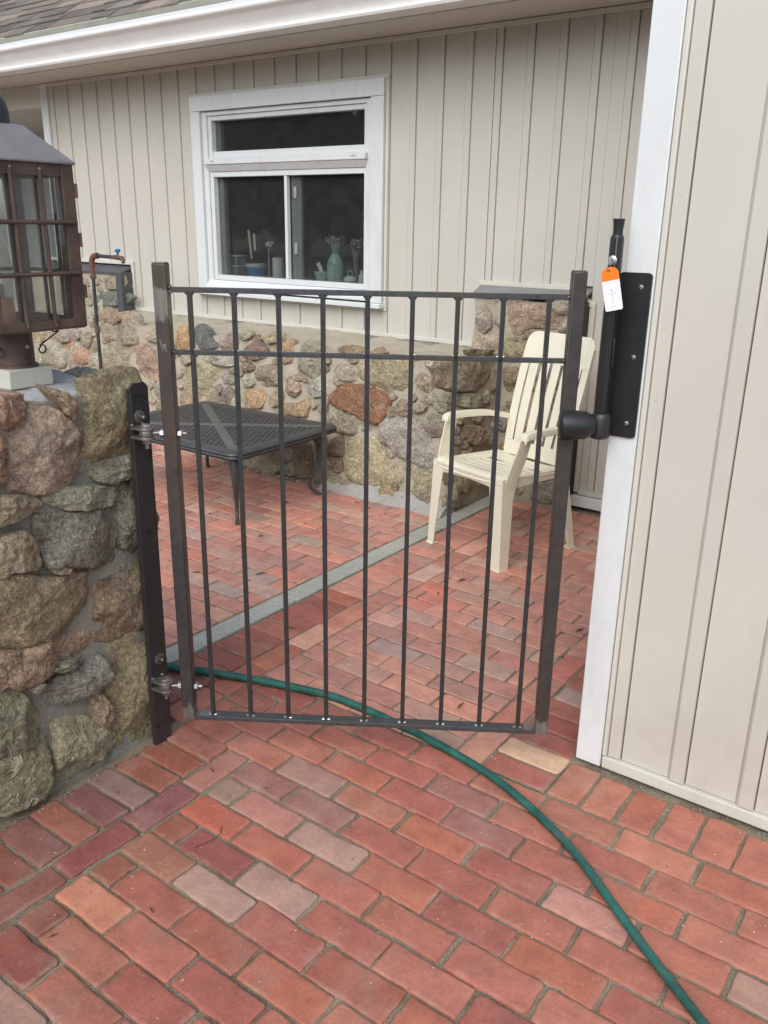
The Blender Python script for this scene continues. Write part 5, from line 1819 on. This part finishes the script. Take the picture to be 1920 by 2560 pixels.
def clipbar(x0, y0, x1, y1, w, z, h, mb):
    t0, t1 = 0.0, 1.0
    dx, dy = x1 - x0, y1 - y0
    for p, q in ((-dx, x0 - ix0), (dx, ix1 - x0), (-dy, y0 - iy0), (dy, iy1 - y0)):
        if abs(p) < 1e-9:
            if q < 0: return
        else:
            r = q / p
            if p < 0: t0 = max(t0, r)
            else: t1 = min(t1, r)
    if t0 >= t1: return
    a, b = Vector((x0 + dx * t0, y0 + dy * t0, z)), Vector((x0 + dx * t1, y0 + dy * t1, z))
    d = (b - a)
    if d.length < .01: return
    d.normalize()
    nn = Vector((-d.y, d.x, 0)) * w / 2
    u = Vector((0, 0, h / 2))
    mb.add([a - nn - u, a + nn - u, b + nn - u, b - nn - u, a - nn + u, a + nn + u, b + nn + u, b - nn + u], [(0, 1, 2, 3), (7, 6, 5, 4), (0, 4, 5, 1), (1, 5, 6, 2), (2, 6, 7, 3), (3, 7, 4, 0)])


ang3 = [0, 60, 120]
sp3 = .0330
for q, a in enumerate(ang3):
    d = Vector((math.cos(math.radians(a)), math.sin(math.radians(a))))
    nrm = Vector((-d.y, d.x))
    for k in range(-32, 33):
        c = Vector(((ix0 + ix1) / 2, (iy0 + iy1) / 2)) + nrm * (k * sp3 + (0.5 * sp3 if q == 2 else 0))
        p, e = c - d * 1.2, c + d * 1.2
        clipbar(p.x, p.y, e.x, e.y, .0098, ZT - .006 - .0003 * q, .008, la_)
tag(la_.build('lattice', M['table'], tb, smooth=0), kind='stuff')
for (a, b) in (((ix0, iy0), (ix1, iy1)), ((ix1, iy0), (ix0, iy1))):
    d = (Vector(b) - Vector(a)).normalized()
    s_ = MB()
    p, e = Vector(a), Vector(b)
    nn = Vector((-d.y, d.x)) * .026
    zz = ZT - .0005 - (.0009 if a[0] == ix1 else 0)
    P = [(p.x - nn.x, p.y - nn.y), (p.x + nn.x, p.y + nn.y), (e.x + nn.x, e.y + nn.y), (e.x - nn.x, e.y - nn.y)]
    s_.prism(P, lambda x, y, z: (x, y, z), zz - .010, zz)
    s_.build('cross_strap', M['table_strap'], tb, bevel=.0015)
MB().box(TX0 + .09, TX1 - .09, TY0 + .085, TY0 + .10, ZT - .075, ZT - .036).build('apron', M['table'], tb, bevel=.003)
MB().box(TX0 + .09, TX1 - .09, TY1 - .10, TY1 - .085, ZT - .075, ZT - .036).build('apron', M['table'], tb, bevel=.003)
MB().box(TX0 + .085, TX0 + .10, TY0 + .10, TY1 - .10, ZT - .075, ZT - .036).build('apron', M['table'], tb, bevel=.003)
MB().box(TX1 - .10, TX1 - .085, TY0 + .10, TY1 - .10, ZT - .075, ZT - .036).build('apron', M['table'], tb, bevel=.003)
for sx, sy in ((1, -1), (1, 1), (-1, 1), (-1, -1)):
    cx = (TX1 - .118) if sx > 0 else (TX0 + .118)
    cy = (TY1 - .118) if sy > 0 else (TY0 + .118)
    o = Vector((sx, sy, 0)).normalized()
    P = [(.004, .402), (.018, .375), (.040, .33), (.046, .28), (.026, .21), (-.008, .14), (-.024, .09), (-.020, .05), (.010, .022), (.032, .010)]
    R2 = [.044, .038, .030, .0235, .0180, .0135, .0115, .0105, .0105, .0115]
    pts = [Vector((cx, cy, 0)) + o * a + Vector((0, 0, z)) for a, z in P]
    MB().tube(spline([tuple(p) for p in pts], 3), sum([[R2[i] + (R2[min(i + 1, 9)] - R2[i]) * k / 3 for k in range(3)] for i in range(9)], []) + [R2[9]], 12).build('leg', M['table'], tb, smooth=60)
    MB().lathe((cx + o.x * .032, cy + o.y * .032, 0), [(.010, 0), (.014, .002), (.014, .012), (.009, .016)], 12).build('foot', M['table'], tb)

# ------------------------------------------------------------------ cream plastic chair
CU = Vector((.966, -.256, 0))
CV = Vector((.256, .966, 0))
CO = Vector((-2.244, 3.492, 0))


def CP(u, v, z):
    return CO + CU * u + CV * v + Vector((0, 0, z))


ch = thing('plastic_chair', CP(.252, .27, 0), 'cream moulded plastic garden armchair with a tall slatted back behind the gate', 'chair')
CPL = M['plastic']


def hull(rows, th, name, dirv, bevel=.004):
    return MB().sheet(rows, th, dirv).build(name, CPL, ch, bevel=bevel, smooth=50)


def slats_surface(u0, u1, v0, v1, zfn, name, th=.006, nu=6, nv=8):
    rows = []
    for j in range(nv + 1):
        v = v0 + (v1 - v0) * j / nv
        rows.append([CP(u0 + (u1 - u0) * i / nu, v, zfn(u0 + (u1 - u0) * i / nu, v)) for i in range(nu + 1)])
    return MB().sheet(rows, -th, (0, 0, 1)).build(name, CPL, ch, bevel=.002, smooth=50)


def zseat(u, v):
    c = (u - .254) / .24
    e = (v - .02) / .44
    return .468 - .040 * math.sin(min(max(e, 0), 1) * 1.9) - .012 * (1 - c * c) + (-.030 * max(0, (.07 - v) / .07) ** 2)


# seat: front roll, solid sides and curved slats between
slats_surface(.020, .488, -.004, .105, zseat, 'seat', nu=14, nv=8)
slats_surface(.020, .075, .105, .47, zseat, 'seat_side', nu=3)
slats_surface(.433, .488, .105, .47, zseat, 'seat_side', nu=3)
slats_surface(.075, .433, .36, .47, zseat, 'seat_rear', nu=10, nv=4)
for i in range(4):
    v0 = .121 + i * .058
    rows = []
    for j in (0, 1):
        rows.append([])
    nu = 12
    A, B = [], []
    for k in range(nu + 1):
        u = .075 + .358 * k / nu
        bow = .030 * math.sin(math.pi * k / nu)
        A.append(CP(u, v0 + bow - .012, zseat(u, v0 + bow)))
        B.append(CP(u, v0 + bow + .026, zseat(u, v0 + bow + .03)))
    MB().sheet([A, B], -.006, (0, 0, 1)).build('seat_slat', CPL, ch, bevel=.0015, smooth=50)
# aprons
MB().sheet([[CP(.045 + .42 * k / 8, -.006, .448) for k in range(9)], [CP(.045 + .42 * k / 8, .004, .395 + .012 * math.sin(math.pi * k / 8)) for k in range(9)]], .005, tuple(CV)).build('apron', CPL, ch, bevel=.002)
for u, s in ((.022, 1), (.486, -1)):
    MB().sheet([[CP(u, .02 + .45 * k / 6, .455 - .02 * k / 6) for k in range(7)], [CP(u + s * .004, .05 + .40 * k / 6, .395) for k in range(7)]], .005 * s, tuple(CU)).build('apron', CPL, ch, bevel=.002)
# legs: L-shaped, tapering to the feet
def leg(ut, vt, ub, vb, su, sv, ztop, wt=.078, wb=.050):
    th = .007
    rows = []
    V, Fc = [], []
    for (u, v, z, w) in ((ub, vb, 0.0, wb), (ub + (ut - ub) * .5, vb + (vt - vb) * .5, ztop * .5, (wt + wb) / 2), (ut, vt, ztop, wt)):
        for (du, dv) in ((0, w), (0, 0), (w, 0), (w, th), (th, th), (th, w)):
            V.append(CP(u + du * su, v + dv * sv, z))
    for i in range(2):
        for k in range(6):
            k2 = (k + 1) % 6
            Fc.append((i * 6 + k, i * 6 + k2, (i + 1) * 6 + k2, (i + 1) * 6 + k))
    Fc += [(0, 1, 4, 5), (1, 2, 3, 4), (17, 16, 13, 12), (16, 15, 14, 13)]
    return MB().add(V, Fc).build('leg', CPL, ch, bevel=.0025, smooth=50)


leg(.492, -.002, .516, -.012, -1, 1, .455, .085, .062)
leg(.018, -.002, -.006, -.006, 1, 1, .455, .075, .042)
leg(.488, .475, .510, .556, -1, -1, .43, .08, .048)
leg(.020, .475, -.004, .556, 1, -1, .43, .08, .048)
for (u, v, w) in ((.485, .015, .032), (.012, .012, .024), (.487, .535, .027), (.017, .535, .027)):
    MB().box(u - w, u + w, v - w, v + w, .0, .006, fn=CP).build('foot_pad', CPL, ch, bevel=.002)


def vback(u, z):
    c = (u - .262) / .22
    return .468 + .155 * max(0.0, (z - .43) / .62) ** 1.15 - .022 * (c * c) + .012


def bsurf(name, ua, ub, z0, z1, nu=4, nz=14, th=.008, ufn=None):
    rows = []
    for j in range(nz + 1):
        z = z0 + (z1 - z0) * j / nz
        a, b = (ufn(z) if ufn else (ua, ub))
        rows.append([CP(a + (b - a) * i / nu, vback(a + (b - a) * i / nu, z), z) for i in range(nu + 1)])
    return MB().sheet(rows, th, tuple(CV)).build(name, CPL, ch, bevel=.003, smooth=50)


def usides(z):
    t = (z - .43) / .62
    return .058 + .0 * t - .012 * math.sin(t * 2.6), .466 + .012 * math.sin(t * 2.6) + .008 * t


def utop(z):
    a, b = usides(z)
    r = .055
    d = max(0, z - (1.058 - r))
    k = r - math.sqrt(max(r * r - d * d, 0))
    return a + k, b - k


bsurf('back_top', 0, 0, .905, 1.056, nu=12, nz=14, ufn=utop)
bsurf('back_bottom', 0, 0, .425, .500, nu=12, nz=4, ufn=usides)
bsurf('back_side', 0, 0, .500, .905, nu=3, nz=12, ufn=lambda z: (usides(z)[0], usides(z)[0] + .044))
bsurf('back_side', 0, 0, .500, .905, nu=3, nz=12, ufn=lambda z: (usides(z)[1] - .044, usides(z)[1]))
for i in range(5):
    f = (i + .5) / 5

    def us(z, f=f):
        a, b = usides(z)
        a += .044; b -= .044
        t = (z - .5) / .405
        w = (b - a) / 5
        c = a + (b - a) * f
        return c - w * .36, c + w * .36
    bsurf('back_slat', 0, 0, .497, .908, nu=3, nz=12, th=.007, ufn=us)
# lips behind the back's edges
MB().sheet([[CP(usides(z)[0], vback(usides(z)[0], z), z) for z in [.45 + .05 * k for k in range(12)]], [CP(usides(z)[0] + .004, vback(usides(z)[0], z) + .030, z) for z in [.45 + .05 * k for k in range(12)]]], .005, tuple(CU)).build('back_lip', CPL, ch, bevel=.0015)
MB().sheet([[CP(usides(z)[1], vback(usides(z)[1], z), z) for z in [.45 + .05 * k for k in range(12)]], [CP(usides(z)[1] - .004, vback(usides(z)[1], z) + .030, z) for z in [.45 + .05 * k for k in range(12)]]], -.005, tuple(CU)).build('back_lip', CPL, ch, bevel=.0015)
# armrests and the blades under them
for u, s in ((.028, -1), (.484, 1)):
    top = spline([(u + s * .030, .085, .640), (u + s * .036, .095, .660), (u + s * .038, .13, .670), (u + s * .034, .25, .668), (u + s * .022, .38, .658), (u - s * .004, .50, .632)], 4)
    rows = []
    for (a, v, z) in top:
        w = .027 if v > .12 else .024
        rows.append([CP(a - w, v, z - .010), CP(a - w * .8, v, z - .002), CP(a, v, z), CP(a + w * .8, v, z - .002), CP(a + w, v, z - .022)])
    MB().sheet(rows, -.008, (0, 0, 1)).build('armrest', CPL, ch, bevel=.0025, smooth=50)
    rows = []
    for (uu, v0, v1, z) in ((.030, .088, .165, .655), (.028, .075, .155, .60), (.020, .045, .135, .52), (.010, .02, .105, .44), (.006, .012, .075, .30), (.004, .005, .05, .15), (.0, .0, .035, .01)):
        if s > 0 or z > .42:
            rows.append([CP(u + s * uu, v0, z), CP(u + s * (uu + .003), (v0 + v1) / 2, z), CP(u + s * uu, v1, z)])
    MB().sheet(rows, .007, tuple(CU * -s)).build('arm_support', CPL, ch, bevel=.0025, smooth=50)

# ------------------------------------------------------------------ lantern on the stone wall
LX, LY = -2.156, 1.272
bk = MB().prism([(LX - .075, LY - .066), (LX + .060, LY - .063), (LX + .060, LY + .065), (LX - .075, LY + .066)], lambda a, b, d: (a, b, d), 1.1395, 1.190).build('cream_block', M['block'], None, bevel=.003)
tag(bk, 'cream painted block on top of the stone wall under the brown lantern', 'block')
ln = thing('post_lantern', (LX, LY, 1.19), 'brown copper post lantern with small glass panes and a grey roof', 'lantern')
MB().lathe((LX, LY, 1.1902), [(.054, 0), (.054, .006), (.047, .010), (.046, .100), (.048, .108)], 28).build('post_sleeve', M['copper'], ln)
MB().lathe((LX + .0452, LY + .006, 1.2458), [(.006, 0), (.005, .004), (.002, .006)], 10, axis=(1, 0, 0)).build('screw', M['solder'], ln)
hw = .136
Z0, Z1 = 1.296, 1.703
for sx, sy in ((1, 1), (1, -1), (-1, 1), (-1, -1)):
    x, y = LX + sx * (hw - .017), LY + sy * (hw - .017)
    MB().box(x - .017, x + .017, y - .017, y + .017, Z0, Z1).build('corner_stile', M['copper'], ln, bevel=.0012)
for (z0, z1) in ((Z0 + .001, Z0 + .023), (Z1 - .034, Z1 - .001)):
    for s in (1, -1):
        MB().box(LX - hw + .0345, LX + hw - .0345, LY + s * (hw - .006) - .004, LY + s * (hw - .006) + .004, z0, z1).build('rail', M['copper'], ln, bevel=.001)
        MB().box(LX + s * (hw - .006) - .004, LX + s * (hw - .006) + .004, LY - hw + .0345, LY + hw - .0345, z0, z1).build('rail', M['copper'], ln, bevel=.001)
MB().box(LX - hw + .004, LX + hw - .004, LY - hw + .004, LY + hw - .004, Z0 - .003, Z0 + .0005).build('floor_plate', M['copper'], ln)
for s in (1, -1):
    for off in (-.040, .040):
        MB().tube([(LX + s * (hw + .001), LY + off, Z0 + .012), (LX + s * (hw + .001), LY + off, Z1 - .018)], .0054, 8).build('glazing_bar', M['copper'], ln)
        MB().tube([(LX + off, LY + s * (hw + .001), Z0 + .012), (LX + off, LY + s * (hw + .001), Z1 - .018)], .0054, 8).build('glazing_bar', M['copper'], ln)
    for z in (1.435, 1.560):
        MB().tube([(LX + s * (hw + .004), LY - hw + .012, z), (LX + s * (hw + .004), LY + hw - .012, z)], .0054, 8).build('glazing_bar', M['copper'], ln)
        MB().tube([(LX - hw + .012, LY + s * (hw + .004), z), (LX + hw - .012, LY + s * (hw + .004), z)], .0054, 8).build('glazing_bar', M['copper'], ln)
    for off in (-.040, .040):
        for z in (Z0 + .012, Z1 - .018):
            bead(Vector((LX + s * (hw + .003), LY + off, z)), .0036).build('solder_blob', M['solder'], ln)
    ys3 = (-.102, -.040, .040, .102)
    zs3 = (Z0 + .023, 1.435, 1.560, Z1 - .034)
    for i in range(3):
        for j in range(3):
            MB().box(LX + s * (hw - .008) - .001, LX + s * (hw - .008) + .001, LY + ys3[i] + .0006, LY + ys3[i + 1] - .0006, zs3[j] + .0006, zs3[j + 1] - .0006).build('pane', M['lamp_glass'], ln, smooth=0)
            MB().box(LX + ys3[i] + .0006, LX + ys3[i + 1] - .0006, LY + s * (hw - .008) - .001, LY + s * (hw - .008) + .001, zs3[j] + .0006, zs3[j + 1] - .0006).build('pane', M['lamp_glass'], ln, smooth=0)
# hinges on the door edge
for z in (1.37, 1.50, 1.62):
    MB().tube([(LX + hw + .001, LY + hw + .003, z), (LX + hw + .001, LY + hw + .003, z + .035)], .004, 8).build('hinge_knuckle', M['copper'], ln)
V = []
for (h, z) in ((hw + .006, Z1 - .004), (hw + .006, Z1 + .002), (.060, 1.787), (.050, 1.790)):
    V += [(LX - h, LY - h, z), (LX + h, LY - h, z), (LX + h, LY + h, z), (LX - h, LY + h, z)]
Fc = [(3, 2, 1, 0)]
for i in range(3):
    for k in range(4):
        Fc.append((i * 4 + k, i * 4 + (k + 1) % 4, (i + 1) * 4 + (k + 1) % 4, (i + 1) * 4 + k))
Fc.append((12, 13, 14, 15))
MB().add(V, Fc).build('lantern_roof', M['roofmetal'], ln, bevel=.002)
MB().lathe((LX, LY, 1.7905), [(.052, 0), (.052, .030), (.046, .052), (.034, .070), (.016, .082), (.004, .086)], 28).build('vent_dome', M['darkiron'], ln, smooth=60)
MB().tube([(LX - .02, LY, 1.86), (LX - .01, LY, 1.885), (LX + .012, LY, 1.885), (LX + .02, LY, 1.86)], .003, 8).build('carry_ring', M['darkiron'], ln)
# scroll brackets
for s in (1, -1):
    def scr(c, r0, a0, a1, n=20):
        return [(c[0] + (r0 * (1 - .35 * k / n)) * math.cos(math.radians(a0 + (a1 - a0) * k / n)), c[1] + (r0 * (1 - .35 * k / n)) * math.sin(math.radians(a0 + (a1 - a0) * k / n))) for k in range(n + 1)]
    lo = scr((.060, 1.232), .0125, 120, -260)
    hi = scr((.104, 1.284), .0125, -60, 320)
    pth = lo[::-1] + hi
    MB().tube([(LX + .030, LY + s * a, z) for a, z in pth], .0021, 8).build('scroll', M['darkiron'], ln)
# lamp inside: copper cup, white candle sleeve, glass chimney, amber bulb filament
MB().lathe((LX, LY - .045, Z0 + .001), [(.050, 0), (.050, .060), (.046, .075), (.030, .078)], 24).build('lamp_cup', M['brightcopper'], ln)
MB().lathe((LX, LY - .045, Z0 + .0795), [(.030, 0), (.030, .032)], 20).build('candle_sleeve', M['lid'], ln)
M['amber'] = plain('amber_glass', (0.80, 0.34, 0.04), 0.2)
for k in range(5):
    a = k * 1.2566
    MB().tube([(LX + .016 * math.cos(a), LY - .045 + .016 * math.sin(a), Z0 + .112), (LX + .020 * math.cos(a + .4), LY - .045 + .020 * math.sin(a + .4), Z0 + .150)], [.005, .001], 6).build('crown_prong', M['amber'], ln)
MB().lathe((LX, LY - .045, Z0 + .080), [(.040, 0), (.056, .03), (.060, .06), (.050, .10), (.034, .14), (.028, .20), (.030, .26)], 28, cap=False).build('chimney', M['clear'], ln, smooth=80)

# ------------------------------------------------------------------ water pipe
pp_ = thing('water_pipe', (-5.40, 3.83, 0), 'rusty black standpipe with a blue handled spigot by the stone foundation wall', 'pipe')
PX, PY = -5.375, 3.83
MB().tube([(PX - .01, PY, 0), (PX - .006, PY, .79)], .0125, 14).build('pipe', M['darkiron'], pp_)
MB().lathe((PX - .006, PY, .785), [(.014, 0), (.019, .004), (.019, .044), (.014, .048)], 8).build('coupling', M['rust2'], pp_)
MB().tube([(PX - .006, PY, .833), (PX, PY, 1.17)], .0125, 14).build('pipe', M['darkiron'], pp_)
MB().lathe((PX, PY, 1.165), [(.014, 0), (.023, .004), (.023, .024), (.017, .026), (.017, .045)], 8).build('coupling', M['rust2'], pp_)
MB().tube([(PX, PY, 1.205), (PX, PY, 1.255)], .015, 14).build('nipple', M['rust'], pp_)
el = [(PX, PY, 1.25)] + [(PX + .05 - .05 * math.cos(a * .3927), PY, 1.275 + .05 * math.sin(a * .3927)) for a in range(5)] + [(PX + .075, PY, 1.325)]
MB().tube(el, .020, 14).build('elbow', M['rust'], pp_)
MB().tube([(PX + .07, PY, 1.325), (PX + .25, PY, 1.322)], .0125, 14).build('pipe', M['darkiron'], pp_)
MB().tube([(PX + .245, PY, 1.322), (PX + .29, PY, 1.322), (PX + .34, PY, 1.318), (PX + .365, PY - .01, 1.305), (PX + .372, PY - .015, 1.288)], [.014, .018, .017, .014, .012], 12).build('spigot', M['rust2'], pp_)
MB().lathe((PX + .30, PY, 1.340), [(.008, 0), (.008, .02)], 10).build('valve_stem', M['rust2'], pp_)
MB().lathe((PX + .30, PY, 1.356), [(.018, 0), (.020, .004), (.019, .016), (.012, .022)], 12).build('handle', M['blue'], pp_)

# ------------------------------------------------------------------ far-off trees across the garden (seen in the window panes)
rw = random.Random(17)
wd = MB()
for i in range(24):
    ang_ = math.radians(192 + i * 5.5)
    d = rw.uniform(32, 42)
    cx, cy = math.cos(ang_) * d - 3, math.sin(ang_) * d + 2
    hgt = rw.uniform(6, 8.5)
    wd.tube([(cx, cy, -.1), (cx + .1, cy, hgt * .4), (cx, cy + .2, hgt * .8)], [.28, .2, .08], 7)
    wd.c[-21:] = [(.05, .04, .03)] * 21
    for k in range(900):
        v = Vector((rw.gauss(0, 1), rw.gauss(0, 1), rw.gauss(0, 1))).normalized() * (rw.random() ** .4)
        c = Vector((cx + v.x * hgt * .46, cy + v.y * hgt * .46, hgt * .55 + v.z * hgt * .46))
        if c.z < .2: c.z = rw.uniform(.3, 2)
        s = rw.uniform(.35, .8)
        q = Matrix.Rotation(rw.uniform(0, 6), 3, 'X') @ Matrix.Rotation(rw.uniform(0, 6), 3, 'Z')
        P = [q @ (Vector(p) * s) + c for p in ((-1, -.5, 0), (0, -.7, .15), (1, 0, 0), (0, .7, .15), (-1, .4, 0))]
        wd.add(P, [(0, 1, 2, 3, 4)], rw.choice([(.045, .08, .03), (.06, .10, .04), (.04, .065, .03), (.07, .11, .045)]))
tag(wd.build('trees', M['petal'], smooth=0), 'far-off line of green trees across the garden', kind='stuff')
